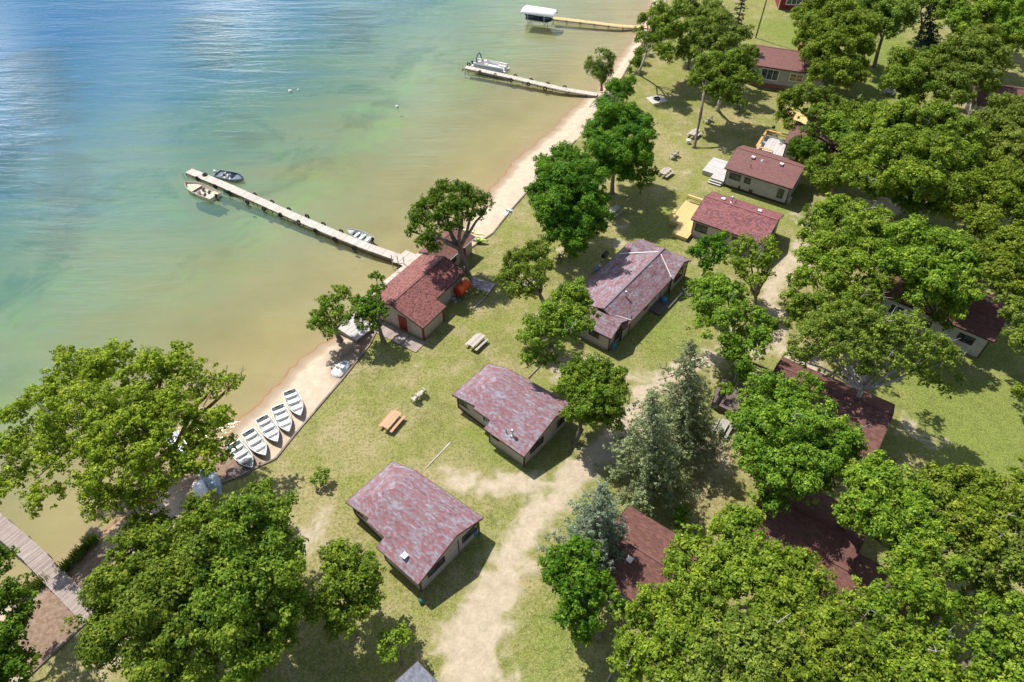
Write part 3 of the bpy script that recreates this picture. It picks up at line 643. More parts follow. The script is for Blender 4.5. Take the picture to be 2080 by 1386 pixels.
rR = empty('house', 'dark red sided house with white three-part window at the top edge', 'house', (at(1578, 20, 0).x, at(1578, 20, 0).y, 0), R(-8))
gable(rR, 9.5, 8., 4., 3.4, 5., 'shin_brown', 'wall_red', trim='trim_white', oe=.3)
window(rR, 3.3, .35, 2.0, -90, 3.1, 1.6, 'trim_white', 3, 1, fw=.16)
# roofs among the trees on the right
rH = empty('house', 'pale sided house with brown roof shaded by oaks at the right', 'house', (43.64, 60.42, 0), R(-39.5))
gable(rH, 12.3, 8.2, 4.8, 3.2, 4.4, 'shin_brown', 'wall_pale'); window(rH, 9.9, .35, 1.8, -90, 1.5, .9, 'trim_brown', 3, 2)
window(rH, 5.3, .35, 1.5, -90, 1.6, 1.0, 'trim_brown', 1); window(rH, 2.2, .35, 1.7, -90, 1.4, 1.3, 'trim_white', 2)
rI = empty('house', 'brown-red house with a dark deck, half covered by an oak crown', 'house', (24.62, 42.26, 0), R(-34.5))
gable(rI, 11.6, 9.6, 6.7, 2.8, 4.2, 'shin_brown', 'wall_tan', x0=-.8)
rJ = empty('house', 'dark shaded brown house roof between oaks at lower right', 'house', (21.0, 29.0, 0), R(-36))
gable(rJ, 8.6, 8., 4.2, 2.8, 4.2, 'shin_brown', 'wall_tan', x0=-1.2); gable(rJ, 6.5, 5.4, 2.7, 2.5, 3.5, 'shin_brown', 'wall_tan', x0=6.0, y0=-1.2, wallname='annex_wall')
rK = empty('cabin', 'small brown-roofed cabin with one square vent behind the blue-green spruce', 'cabin', (11.6, 31.5, 0), R(-37))
gable(rK, 7.4, 7.4, 3.7, 2.7, 3.8, 'shin_brown', 'wall_tan', x0=-1.4, y0=-7.3); vent(rK, 1.4, -4.8, 3.4)
rL = empty('garage', 'blue-grey shingled roof corner rising at the bottom edge', 'garage', (at(848, 1344, 2.6).x, at(848, 1344, 2.6).y, 0), R(-42))
gable(rL, 7., 7., 3.5, 2.6, 3.4, 'shin_grey', 'wall_tan', x0=0, y0=-7)
rM = empty('house', 'dark roofed house hidden in shade at the upper right edge', 'house', (at(1985, 215, 3).x, at(1985, 215, 3).y, 0), R(-15))
gable(rM, 12., 9., 4.5, 3.2, 4.8, 'shin_brown', 'wall_pale')
# ------------------------------------------------------------ decks
def planks(mb, x0, x1, y0, y1, z, along='y', wd=.145, gap=.012, th=.04, seed=0):
    rnd = random.Random(seed)
    if along == 'y':
        x = x0
        while x < x1-.02: mb.cur = rnd.random(); mb.box((x+wd/2, (y0+y1)/2, z-th/2), (wd-gap, y1-y0, th)); x += wd
    else:
        y = y0
        while y < y1-.02: mb.cur = rnd.random(); mb.box(((x0+x1)/2, y+wd/2, z-th/2), (x1-x0, wd-gap, th)); y += wd
    mb.cur = .5
def deck(name, label, loc, rz, rects, z, m, along='x', rails=(), railm='rail_orange', skirt=True, steps=(), wd=.145):
    r = empty(name, label, 'deck', loc, rz); f = MB(); mb = MB()
    for i, (a, b, c_, d_) in enumerate(rects):
        planks(mb, a, b, c_, d_, z, along, wd, seed=i)
        f.cur = .3; f.box(((a+b)/2, (c_+d_)/2, (z-.06)/2-.02), (b-a-.06, d_-c_-.06, z-.06))
    mb.build('deck_boards', m, r)
    if skirt: f.build('deck_skirt', m, r)
    for (a, b) in rails:
        rl = MB(); a3, b3 = Vector((*a, z)), Vector((*b, z)); n = max(1, int((b3-a3).length/1.5)); rl.cur = .5
        rl.beam(a3+Vector((0, 0, .92)), b3+Vector((0, 0, .92)), .34, .06); rl.beam(a3+Vector((0, 0, .5)), b3+Vector((0, 0, .5)), .05, .1)
        for k in range(n+1): p = a3.lerp(b3, k/n); rl.box((p.x, p.y, z+.45), (.1, .1, .9))
        rl.build('railing', railm, r)
    for (x, y, w_, n, dx, dy) in steps:
        s_ = MB()
        for k in range(n): s_.cur = .7; s_.box((x+dx*.3*(k+.5), y+dy*.3*(k+.5), z*(1-(k+1)/(n+1))-.03), (.3 if dx else w_, .3 if dy else w_, .06))
        s_.build('step', m, r)
    return r
pD = rD.location
deck('deck', 'weathered grey timber deck at the lake end of the grey cottage', pD, R(-33.5), [(-3.6, .3, 1.5, 6.0), (-1.8, .3, .2, 1.5)], .75, 'deck_grey', 'x', steps=[(-.9, .2, 2.0, 2, 0, -1)])
deck('deck', 'new yellow stained timber deck beside the speckled roof cottage', rE.location, R(-33.5), [(-3.4, .3, 1.2, 7.4), (-1.9, .3, -1.2, 1.2)], .55, 'deck_yel', 'y', rails=[((-3.3, 7.3), (-.4, 7.3)), ((-3.3, 1.2), (-3.3, 3.0))], railm='deck_yel')
pF = rF.location
deck('deck', 'grey deck with orange stained railings holding a black grill', pF, R(-30), [(-3.9, .3, -.6, 5.6)], .8, 'deck_grey', 'y', rails=[((-3.8, -.4), (-3.8, 3.0)), ((-3.8, 5.5), (.1, 5.5)), ((-3.8, 3.6), (-3.8, 5.5)), ((-3.8, -.5), (-1.2, -.5))])
deck('deck', 'orange timber deck mostly hidden by leaves behind the grill deck', rF2.location, R(-30), [(-3.0, .3, -.5, 4.6)], .8, 'deck_yel', 'y', rails=[((-2.9, -.3), (-2.9, 4.5))])
deck('deck', 'dark weathered deck with railing in oak shade', rI.location, R(-34.5), [(-5.0, -.5, 1.0, 8.0)], .9, 'deck_dark', 'x', rails=[((-4.9, 1.1), (-4.9, 7.9)), ((-4.9, 7.9), (-.8, 7.9))], railm='deck_dark')
# kettle grill on the deck
gp = at(1569, 267, .8)
gr = empty('grill', 'black kettle grill standing on the orange-railed deck', 'grill', gp)
mb = MB(); rings = [[(r_*math.cos(2*math.pi*k/14), r_*math.sin(2*math.pi*k/14), z) for k in range(14)] for r_, z in ((.05,.5), (.24,.56), (.31,.7), (.31,.78), (.22,.92), (.03,.97))]
mb.loft(rings, True, True).build('kettle', 'black', gr, True)
for k in range(3): MB().tube([(.2*math.cos(k*2.1), .2*math.sin(k*2.1), .6), (.33*math.cos(k*2.1), .33*math.sin(k*2.1), 0)], .02, 6).build('leg', 'metal', gr)
# ------------------------------------------------------------ docks
def dock(name, label, pts, width, z, m, wd=.3, posts=3.1, zb=-2.4, postm='post', seed=1, framem='dock_old'):
    """pts: world points of the centre line from lake end to shore"""
    o = Vector((pts[0].x, pts[0].y, 0)); r = empty(name, label, 'dock', o)
    P = [p-o for p in pts]; rnd = random.Random(seed); mb = MB(); f = MB(); tot = 0; nxt = .15; info = []
    for a, b in zip(P, P[1:]):
        L = (b-a).length; d_ = (b-a)/L; q = math.atan2(d_.y, d_.x); s = 0; perp = Vector((-d_.y, d_.x, 0))
        n = max(1, round(L/wd)); w_ = L/n
        for k in range(n):
            mb.cur = .15+.85*rnd.random(); c_ = a+d_*(w_*(k+.5)); mb.box((c_.x, c_.y, z-.025+rnd.uniform(0, .008)), (w_-.018, width+rnd.uniform(-.03, .03), .05), q)
        for s_ in (-1, 1):
            f.cur = .3; f.beam(a+perp*s_*(width/2-.06)+Vector((0, 0, z-.14)), b+perp*s_*(width/2-.06)+Vector((0, 0, z-.14)), .06, .17)
        while nxt < tot+L:
            c_ = a+d_*(nxt-tot)
            for s_ in (-1, 1):
                p = c_+perp*s_*(width/2+.02)
                MB().tube([(p.x, p.y, zb), (p.x, p.y, z+.03)], .045, 6).build('post', postm, r)
            f.beam(c_-perp*width/2+Vector((0, 0, z-.27)), c_+perp*width/2+Vector((0, 0, z-.27)), .08, .1); nxt += posts
        tot += L
    mb.build('deck_boards', m, r); f.build('frame', framem, r); return r, P, o
DZ = -.15
d1 = [at(u, v, DZ) for u, v in ((383,346.5), (451,374), (521,405), (601,441), (681,475), (752,503), (812,524))]
dock('dock', 'long bleached timber dock with tyres along both sides', d1, 1.35, DZ, 'dock')
d2 = [at(u, v, DZ) for u, v in ((946,136), (1010,150), (1080,166), (1140,180), (1213,192))]
dock('dock', 'grey timber dock with a white pontoon boat at its lake end', d2, 1.25, DZ, 'dock', seed=2)
d3 = [at(u, v, DZ) for u, v in ((1122,36), (1190,44), (1260,52.5), (1330,56))]
dock('dock', 'narrow honey coloured dock leading to the covered boat lift', d3, 1.25, DZ, 'dock_yel', seed=3, postm='black')
d4 = [at(u, v, DZ) for u, v in ((-40,1035), (60,1120), (105,1168), (185,1250))]
dock('boardwalk', 'wide weathered boardwalk over the sand at lower left', d4, 1.6, DZ-.1, 'dock_old', .15, seed=4)
# end rail posts of the long dock
tag(MB().tube([at(371,353,-1.5), at(371,353,.55)], .05, 6).build('mooring_post', 'post', None), 'dark mooring post at the lake end of the long dock', 'post')
# tyres
def tyre(label, grp, loc, rz, flat=False, cat='tyre'):
    mb = MB(); mb.torus((0, 0, 0), .31, .105, 'Z' if flat else 'Y', 18, 8)
    o = mb.build('tyre', 'rubber', None, True); o.location = loc; o.rotation_euler = (0, 0, rz); tag(o, label, cat, grp); return o
def ordinal(i): return ['first', 'second', 'third', 'fourth', 'fifth', 'sixth', 'seventh', 'eighth', 'ninth', 'tenth', 'eleventh'][i]
def dockang(pts, u):
    best = min(range(len(pts)-1), key=lambda i: abs((pts[i].x+pts[i+1].x)/2-u.x)); d_ = pts[best+1]-pts[best]; return math.atan2(d_.y, d_.x)
tp = None
def tyres(px, pts, z, lab, grp):
    global tp
    for i, (u, v) in enumerate(px):
        p = at(u, v, z)
        l = 'black tyre on the %s, %s from the lake end' % (lab, ordinal(i)); a = dockang(pts, p)
        if tp is None: tp = tyre(l, grp, p, a)
        else:
            o = tp.copy(); C.objects.link(o); place(o, p, a, l, grp)
tyres([(401,363), (466,392), (502,411), (536,424), (570,437), (607,452), (641,469), (680,486), (719,504)], d1, -.32, 'near side of the long dock', 'tyres along the near side of the long dock')
tyres([(437,379), (518,396), (553,411), (587,426), (624,440), (657,456), (693,471)], d1, -.28, 'far side of the long dock', 'tyres along the far side of the long dock')
tyres([(975,147), (1006,153), (1038,163), (1073,171), (1107,180)], d2, -.35, 'near side of the pontoon dock', 'tyres along the near side of the pontoon dock')
tyres([(952,131), (1047,155), (1079,163), (1113,171), (1147,178)], d2, -.25, 'far side of the pontoon dock', 'tyres along the far side of the pontoon dock')
tyre('black tyre lying flat on the far edge of the long dock', None, at(416, 355, DZ+.1), .3, True)
# shore platform of the long dock, boathouse deck strip
ps = MB()
r_ = empty('boardwalk', 'pale plank walkway along the lake side of the boathouse', 'boardwalk', (-10.2, 55.62, 0), R(57))
mb = MB(); planks(mb, .6, 18.0, 8.05, 11.1, .0, 'y', .3, seed=7); mb.build('deck_boards', 'dock', r_)
f = MB(); f.cur = .3; f.box((9.3, 9.5, -.6), (17.2, 3.0, 1.1)); f.build('crib', 'timber', r_)
mb = MB(); planks(mb, 9.6, 12.4, 11.12, 12.9, -.1, 'x', .2, seed=8); mb.build('landing', 'dock', r_)
rl = MB()
for (u, v) in ((797,519), (809,521), (821,522)): p = at(u, v+16, -.1); rl.box((p.x, p.y, .2), (.09, .09, 2.2))
a, b = at(797, 535, 1.05), at(821, 538, 1.05); a.z = b.z = 1.2; rl.beam(a, b, .07, .09)
tag(rl.build('handrail', 'table_mid', None), 'short wooden handrail where the long dock meets the landing', 'handrail')
# grey platform left of the boathouse
q = at(722, 668, 0)
r_ = empty('platform', 'grey plank platform behind the tree left of the boathouse', 'platform', (q.x, q.y, 0), R(52))
mb = MB(); planks(mb, -1.3, 1.7, -1.6, 2.0, .05, 'x', .2, seed=9); mb.build('deck_boards', 'deck_grey', r_)
f = MB(); f.box((.2, .2, -.35), (2.9, 3.5, .7)); f.build('frame', 'timber', r_)
q = at(800, 680, 0)
r_ = empty('plank_path', 'plank path along the red door end of the boathouse', 'path', (q.x, q.y, 0), R(-33))
mb = MB(); planks(mb, -3.0, 4.0, -.9, .9, .05, 'y', .35, seed=10); mb.build('deck_boards', 'dock_old', r_)
# dark grey landing beside the rowboats
q = at(483, 967, 0)
r_ = empty('platform', 'small slatted grey landing beside the last beached rowboat', 'platform', (q.x, q.y, 0), R(25))
mb = MB(); planks(mb, -1.0, 1.2, -.3, 1.2, .04, 'y', .16, seed=11); mb.build('deck_boards', 'deck_dark', r_)
MB().box((.1, .45, -.2), (2.0, 1.3, .36)).build('frame', 'timber', r_)
# retaining wall
def timberwall(label, pxs, h=.55, top=.1):
    P = [at(u, v, 0) for u, v in pxs]; o = P[0]; r = empty('retaining_wall', label, 'retaining wall', o)
    mb = MB(); rnd = random.Random(3)
    for a, b in zip(P, P[1:]):
        L = (b-a).length; n = max(1, round(L/2.4))
        for k in range(n):
            p, q_ = a.lerp(b, k/n)-o, a.lerp(b, (k+1)/n)-o
            for j in range(3):
                mb.cur = rnd.random(); zz = top-.09-j*.19
                mb.beam((p.x, p.y, zz), (q_.x, q_.y, zz), .2-.01*j, .18)
    mb.build('timber', 'timber', r); return r
timberwall('timber retaining wall between lawn and the sand with rowboats', wall_px[4:11]+[(765,672)])
timberwall('timber retaining wall beside the sand strip above the boathouse', wall_px[14:21])
timberwall('dark timber retaining wall at the lower left below the boardwalk', wall_px[0:5])
timberwall('timber edging of the far beach near the leaning oak', wall_px[21:])
def timber(u0, v0, u1, v1, label, m='dock_old', h=.16):
    a, b = at(u0, v0, h/2), at(u1, v1, h/2); o = (a+b)/2; mb = MB(); n = 3
    for k in range(n): mb.cur = (k*.37) % 1; mb.beam(a.lerp(b, k/n)-o, a.lerp(b, (k+.97)/n)-o, .12, h)
    tag(mb.build('landscape_timber', m, None, loc=o), label, 'timber')
timber(866, 950, 915, 899, 'weathered timber half sunk in the lawn above the nearest cabin', 'dock', .05)
timber(1073, 768, 1096, 744, 'weathered timber in the grass beyond the second mottled cabin')
timber(1232, 1386, 1262, 1330, 'pale timber on the grass at the bottom edge', 'dock')
# ------------------------------------------------------------ boats
def hull(root, L, B, H, mo, mi, flat=.35, th=.05, sheer=.18, bowf=.42, nst=13, name='hull', tr=.86):
    """stern at x=0, bow at x=L; keel at z=0"""
    def sec(x, off=0.):
        t = x/L; b = B/2*(tr+(1-tr)*min(1, t/.35)) if t < 1-bowf else B/2*max(0, 1-((t-(1-bowf))/bowf)**2.1)
        zk = .0+H*.75*max(0, (t-.68)/.32)**2.2; zs = H+sheer*t**2
        b = max(b-off, .015); zk += off
        zk = min(zk, zs-.02)
        return [(x, 0, zk), (x, b*.55, zk+.03*H), (x, b*.84, zk+(zs-zk)*.35), (x, b*.95, zk+(zs-zk)*.7), (x, b, zs)]
    def ring(x, off=0., xo=0.):
        h = sec(x, off); return [(p[0]+xo, -p[1], p[2]) for p in h[::-1]]+[(p[0]+xo, p[1], p[2]) for p in h[1:]]
    xs = [L*(1-(1-i/(nst-1))**1.25) for i in range(nst)]
    out = [ring(x) for x in xs]; inn = [ring(min(x, L-.12), th) for x in xs]
    inn = [[(p[0]+(th if i == 0 else 0), p[1], p[2]+(.0)) for p in r] for i, r in enumerate(inn)]
    mb = MB(); mb.loft(out, flip=False); n = 9; mb.add(out[0], [tuple(range(n))])
    o = mb.build(name, mo, root, True)
    mi_ = MB(); mi_.loft(inn, flip=True); mi_.add(inn[0], [tuple(range(n-1, -1, -1))]); mi_.build('hull_liner', mi, root, True)
    g = MB()
    for s_ in (0, -1):
        pts = [r[s_] for r in out]; g.tube([(p[0], p[1]*(1-.0), p[2]) for p in pts], .035, 6)
    g.beam(out[0][0], out[0][-1], .07, .07); g.build('gunwale', mo, root)
    def beam_at(x, z):
        s_ = sec(x, th); zs = [p[2] for p in s_]; return float(np.interp(z, zs, [p[1] for p in s_]))
    return sec, beam_at
def outboard(root, x, z, mcowl='black', name='outboard_motor'):
    mb = MB(); rings = []
    for (zz, a, b) in ((0, .14, .12), (.08, .24, .17), (.25, .27, .18), (.36, .22, .15), (.40, .08, .06)):
        rings.append([(x-.28+a*math.cos(2*math.pi*k/10), b*math.sin(2*math.pi*k/10), z+.15+zz) for k in range(10)])
    mb.loft(rings, True, True); mb.add(rings[-1], [tuple(range(10))]); o = mb.build(name, mcowl, root, True)
    l = MB().beam((x-.25, 0, z+.2), (x-.32, 0, z-.65), .12, .1).box((x-.4, 0, z-.45), (.35, .22, .03)).box((x-.12, 0, z+.02), (.2, .18, .22)); l.build('motor_leg', 'black', o)
    return o
def rowboat(label, loc, rz, group=None, L=4.25, motor=False):
    r = empty('rowboat', label, 'rowboat', loc, rz, group); sec, ba = hull(r, L, 1.55, .52, 'alu', 'alu_in', bowf=.5, sheer=.16)
    for x in ((.62, 1.62, 2.62) if not motor else (.62, 1.62, 2.62)):
        b = ba(x, .34); m_ = MB(); m_.box((x, 0, .32), (.36, 2*b-.02, .05)); m_.box((x+.05, 0, .17), (.26, 2*b-.12, .28)); m_.build('seat', 'bench', r)
    b1, b2 = ba(3.35, .45), ba(4.0, .5)
    MB().add([(3.3, -b1, .50), (3.3, b1, .50), (4.1, .12, .60), (4.1, -.12, .60)], [(0, 3, 2, 1), (0, 1, 2, 3)]).add([(3.3, -b1, .50), (3.3, b1, .50), (3.32, b1*.8, .2), (3.32, -b1*.8, .2)], [(0, 1, 2, 3)]).build('bow_seat', 'bench', r)
    MB().box((.03, 0, .44), (.07, .5, .2)).build('transom_board', 'black', r)
    return r
RB = [((614,853), (589,798)), ((590,884), (565,829)), ((569,907), (533,852)), ((545,934), (505,880)), ((512,951), (476,905))]
rl_ = ['farthest of the beached silver rowboats, with clear sand on its far side', 'second beached rowboat from the far end of the row', 'middle rowboat of the five drawn up on the sand', 'fourth beached rowboat, its stern under overhanging leaves', 'nearest beached rowboat, partly under the bright tree']
proto = None
for (b, s_), lb in zip(RB, rl_):
    pb, pstern = at(*b, -.1), at(*s_, -.35); a = math.atan2(pb.y-pstern.y, pb.x-pstern.x); pstern.z = -.5
    if proto is None: proto = rowboat(lb, pstern, a, 'silver rowboats drawn up on the sand'); o = proto
    else: o = copy_tree(proto); place(o, pstern, a, lb)
    o.rotation_euler = (0, R(-2.5), a)
pa, pb = at(754, 487, WL+.4), at(697, 464, WL+.4); o = copy_tree(proto); del o['group']; place(o, (pa.x, pa.y, WL-.1), math.atan2(pb.y-pa.y, pb.x-pa.x), 'small white rowboat with three seats moored to the long dock'); outboard(o, 0, .4)
# fishing boats
def fishing(label, loc, rz, L, B, mo, mi, seatm, motorm, console=True, dark=False):
    r = empty('fishing_boat', label, 'fishing boat', loc, rz); H = .78; sec, ba = hull(r, L, B, H, mo, mi, bowf=.42, sheer=.12, th=.09)
    def slab(x0, x1, z, m_, nm):
        n = 6; V = []; F = []
        for i in range(n+1):
            x = x0+(x1-x0)*i/n; b = max(.02, ba(x, z)-.01); V += [(x, -b, z), (x, b, z), (x, b, z-.06), (x, -b, z-.06)]
        for i in range(n): a = 4*i; F += [(a, a+4, a+5, a+1), (a+3, a+2, a+6, a+7)]
        F += [(0, 1, 2, 3), (4*n+3, 4*n+2, 4*n+1, 4*n)]
        MB().add(V, F).build(nm, m_, r)
    slab(.1, L-.35, .26, mi, 'floor'); slab(L*.62, L-.35, .60, mi if not dark else 'boat_dark', 'casting_deck'); slab(.1, L*.2, .58, mi if not dark else 'boat_dark', 'stern_deck')
    for (x, y) in ((L*.30, -.42), (L*.30, .42), (L*.50, -.45)):
        s_ = MB(); s_.box((x, y, .45), (.42, .42, .1)).box((x-.22, y, .66), (.08, .42, .38)).box((x, y, .33), (.1, .1, .16)); s_.build('seat', seatm, r)
    if console:
        c_ = MB(); c_.box((L*.47, .48, .55), (.35, .5, .55)); c_.build('console', mo, r)
        wsd = MB(); wsd.box((L*.5, .48, .93), (.04, .5, .28), 0, 0, R(-25)); wsd.build('windscreen', 'glass', r)
        MB().torus((L*.47-.25, .48, .82), .15, .018, 'Y', 14, 6, Matrix.Rotation(R(80), 4, 'Z')).build('steering_wheel', 'black', r)
    outboard(r, .02, .62, motorm)
    MB().beam((L-.75, .35, .82), (L-.15, .15, .95), .07, .07).box((L-.8, .38, .87), (.28, .14, .12)).build('trolling_motor', 'black', r)
    return r
pa, pb = at(437, 398, WL+.6), at(376, 371, WL+.6); fishing('tan fishing boat with black outboard moored at the dock end', (pa.x, pa.y, WL-.18), math.atan2(pb.y-pa.y, pb.x-pa.x), (pb-pa).length, 2.35, 'boat_tan', 'boat_tan_in', 'boat_dark', 'black')
pa, pb = at(440, 351, WL+.6), at(495, 363, WL+.6); fishing('blue-grey fishing boat with white outboard on the far side of the dock', (pa.x, pa.y, WL-.18), math.atan2(pb.y-pa.y, pb.x-pa.x), (pb-pa).length, 2.0, 'boat_blue', 'boat_dark', 'cream', 'white', True, True)
# pontoon boat
pa, pb = at(962, 129, WL+.5), at(1033, 143, WL+.5); Lp = (pb-pa).length
r = empty('pontoon_boat', 'white pontoon boat with folded teal canopy at the dock', 'pontoon boat', (pa.x, pa.y, WL), math.atan2(pb.y-pa.y, pb.x-pa.x))
for s_ in (-1, 1): MB().tube([(0, s_*.85, .1), (Lp-.7, s_*.85, .1), (Lp-.15, s_*.85, .25)], [.3, .3, .08], 12).build('pontoon', 'alu', r, True)
MB().box((Lp/2-.1, 0, .48), (Lp-.3, 2.35, .1)).build('deck', 'cream', r)
for s_ in (-1, 1):
    MB().box((Lp/2-.05, s_*1.12, .85), (Lp-1.1, .05, .6)).box((Lp/2-.05, s_*1.12, 1.18), (Lp-1.1, .08, .06)).build('side_panel', 'white', r)
    MB().box((Lp/2, s_*1.155, .8), (Lp-1.3, .02, .14)).build('side_stripe', 'boat_blue', r)
MB().box((Lp-.62, 0, .85), (.05, 1.3, .6)).build('front_gate', 'white', r); MB().box((.5, .3, .85), (.05, 1.5, .6)).build('rear_panel', 'white', r)
for x, y, lx, ly in ((1.1, -.75, 1.1, .6), (Lp-1.6, -.75, 1.5, .6), (Lp-1.6, .75, 1.5, .6), (1.0, .7, .8, .65)):
    s_ = MB(); s_.box((x, y, .7), (lx, ly, .36)); s_.box((x, y+(.27 if y > 0 else -.27), 1.0), (lx, .16, .4)); s_.build('bench_seat', 'cream', r)
MB().box((2.3, .6, .9), (.5, .6, .7)).build('console', 'white', r); MB().box((1.75, .55, .72), (.5, .5, .35)).box((1.5, .55, 1.05), (.12, .5, .45)).build('helm_seat', 'cream', r)
MB().tube([(2.9, -.2, .55), (2.9, -.2, .95)], .05, 8).tube([(2.9, -.2, .95), (2.9, -.2, .99)], .32, 14).build('table', 'boat_tan_in', r)
arc = [(1.15+.0*k, -1.1+2.2*k/10, 1.3+1.35*math.sin(math.pi*(k/10))**.45) for k in range(11)]
MB().tube(arc, .11, 8).build('canopy', 'teal', r, True)
for s_ in (-1, 1): MB().tube([(1.15, s_*1.1, 1.2), (2.8, s_*1.1, 1.2)], .02, 5).tube([(2.6, s_*1.1, 1.2), (1.2, s_*.7, 2.4)], .018, 5).build('canopy_frame', 'metal', r)
outboard(r, .0, .45, 'navy')
# boat lift
c0 = [at(1057, 24, 1.75), at(1120, 33, 1.75), at(1131, 20, 1.75), at(1067, 16, 1.75)]
pa, pb = c0[0], c0[1]; LL = (pb-pa).length+.4; al = math.atan2(pb.y-pa.y, pb.x-pa.x); Wd = 3.2
r = empty('boat_lift', 'boat lift with long white canopy over a dark boat', 'boat lift', (pa.x, pa.y, WL), al)
mb = MB(); prof = [(0, 2.25), (.02, 2.6), (.55, 3.05), (Wd/2, 3.2), (Wd-.55, 3.05), (Wd-.02, 2.6), (Wd, 2.25)]
rings = [[(x, y if 0 < x < LL else y, z-(.0 if .3 < x < LL-.3 else .35)) for y, z in prof] for x in (0, .45, LL/2, LL-.45, LL)]
mb.loft(rings, flip=True); mb.build('canopy', 'canopy', r, True)
for x in (1.6, LL-2.1):
    for y in (.25, Wd-.25): MB().box((x, y, .7), (.09, .09, 3.6)).build('post', 'metal', r)
fr_ = MB()
for y in (.25, Wd-.25): fr_.beam((.4, y, 2.5), (LL-.4, y, 2.5), .07, .07).beam((1.2, y, 1.0), (LL-1.7, y, 1.0), .06, .06)
for x in (1.6, LL-2.1): fr_.beam((x, .25, .25), (x, Wd-.25, .25), .1, .12).beam((x, .25, 2.5), (x, Wd-.25, 2.5), .06, .06)
fr_.build('frame', 'metal', r)
ang = Vector((math.cos(al), math.sin(al), 0)); prp = Vector((-math.sin(al), math.cos(al), 0)); bl_ = Vector((pa.x, pa.y, WL+.55))+ang*1.0+prp*(Wd/2)
fishing('dark navy boat with black outboard hanging in the canopied lift', bl_, al, 5.9, 2.1, 'navy', 'boat_dark', 'boat_dark', 'black', True, True)
# upturned boats and other craft under the poplar
def upturned(label, p, rz, L, m_, z=-.45, name='rowboat', cat='rowboat'):
    r = empty(name, label, cat, (p.x, p.y, z+.62), rz); hull(r, L, 1.4, .5, m_, m_); r.rotation_euler = (R(180), 0, rz); return r
upturned('pale upturned boat lying under the bright tree by the water', at(350, 885, -.4), R(-50), 4.2, 'alu')
upturned('light blue upturned boat behind the rowboats at the lawn edge', at(415, 955, -.3), R(-48), 4.0, 'boat_blue', -.3)
upturned('white upturned skiff just above the dark timber wall', at(405, 985, -.3), R(-62), 3.8, 'white', -.25)
# pedal boats under white shells
def pedalo(label, p, rz, sc_=1.):
    r = empty('pedal_boat', label, 'pedal boat', p, rz); r.scale = (sc_,)*3
    prof = [(0, .25, .15), (.15, .6, .35), (.6, .72, .5), (1.2, .72, .62), (1.7, .66, .55), (2.2, .5, .42), (2.45, .2, .25)]
    rings = [[(x, -b, .05), (x, -b, h*.6), (x, -b*.6, h), (x, b*.6, h), (x, b, h*.6), (x, b, .05)] for x, b, h in prof]
    mb = MB(); mb.loft(rings, flip=True); mb.add(rings[0], [tuple(range(6))]); mb.add(rings[-1], [tuple(range(5, -1, -1))]); mb.build('hull', 'white', r, False)
    for y in (-.3, .3): MB().box((1.15, y, .68), (.5, .36, .14)).box((.9, y, .82), (.1, .36, .3)).build('seat', 'cream', r)
    MB().box((1.85, 0, .52), (.3, .5, .12)).build('pedal_box', 'boat_blue', r); return r
pa = at(680, 766, -.4); pedalo('white pedal boat parked against the timber wall on the sand', (pa.x, pa.y, -.42), R(62))
pa = at(1027, 441, -.4); pedalo('small white pedal boat on the narrow sand strip beyond the boathouse', (pa.x, pa.y, -.42), R(62), .85)
# kayaks behind the boathouse
def kayak(label, p, rz, m_, L=3.2):
    rings = []
    for i in range(11):
        t = i/10; b = .36*math.sin(math.pi*min(max(t, .03), .97))**.7; rings.append([(t*L, b*math.cos(a), .18+.17*math.sin(a)*(.4+.6*math.sin(math.pi*t))+.1*abs(t-.5)) for a in [2*math.pi*k/10 for k in range(10)]])
    r = empty('kayak', label, 'kayak', p, rz); MB().loft(rings, True, True).build('hull', m_, r, True)
    MB().torus((L*.48, 0, .36), .27, .03, 'Z', 14, 6).build('cockpit_rim', 'black', r); return r
pa = at(938, 473, .1); kayak('pale yellow kayak leaning out past the far end of the shed', (pa.x, pa.y, .5), R(-22), 'yellow', 3.6)
pa = at(955, 490, .1); kayak('lime green kayak beside the shed corner', (pa.x, pa.y, .3), R(-10), 'green', 2.4)
# buoys
def buoy(label, u, v, s_=.2, m_='white'):
    p = at(u, v, WL+.05); r = empty('buoy', label, 'buoy', p)
    rings = [[(s_*math.sin(t)*math.cos(a), s_*math.sin(t)*math.sin(a), -s_*math.cos(t)+s_*.5) for a in [2*math.pi*k/12 for k in range(12)]] for t in [math.pi*(j+.02)/8.04 for j in range(9)]]
    MB().loft(rings, True, False).build('float', m_, r, True); MB().tube([(0, 0, s_*1.4), (0, 0, s_*1.75)], s_*.2, 8).build('eye', 'black', r)
buoy('larger white mooring buoy of the pair in open water', 590, 187, .34); buoy('smaller white buoy beside the larger one', 606, 184, .2); buoy('lone white buoy nearer the pontoon dock', 807, 218, .28); buoy('tiny orange buoy off the pontoon dock end', 940, 142, .2, 'orange')
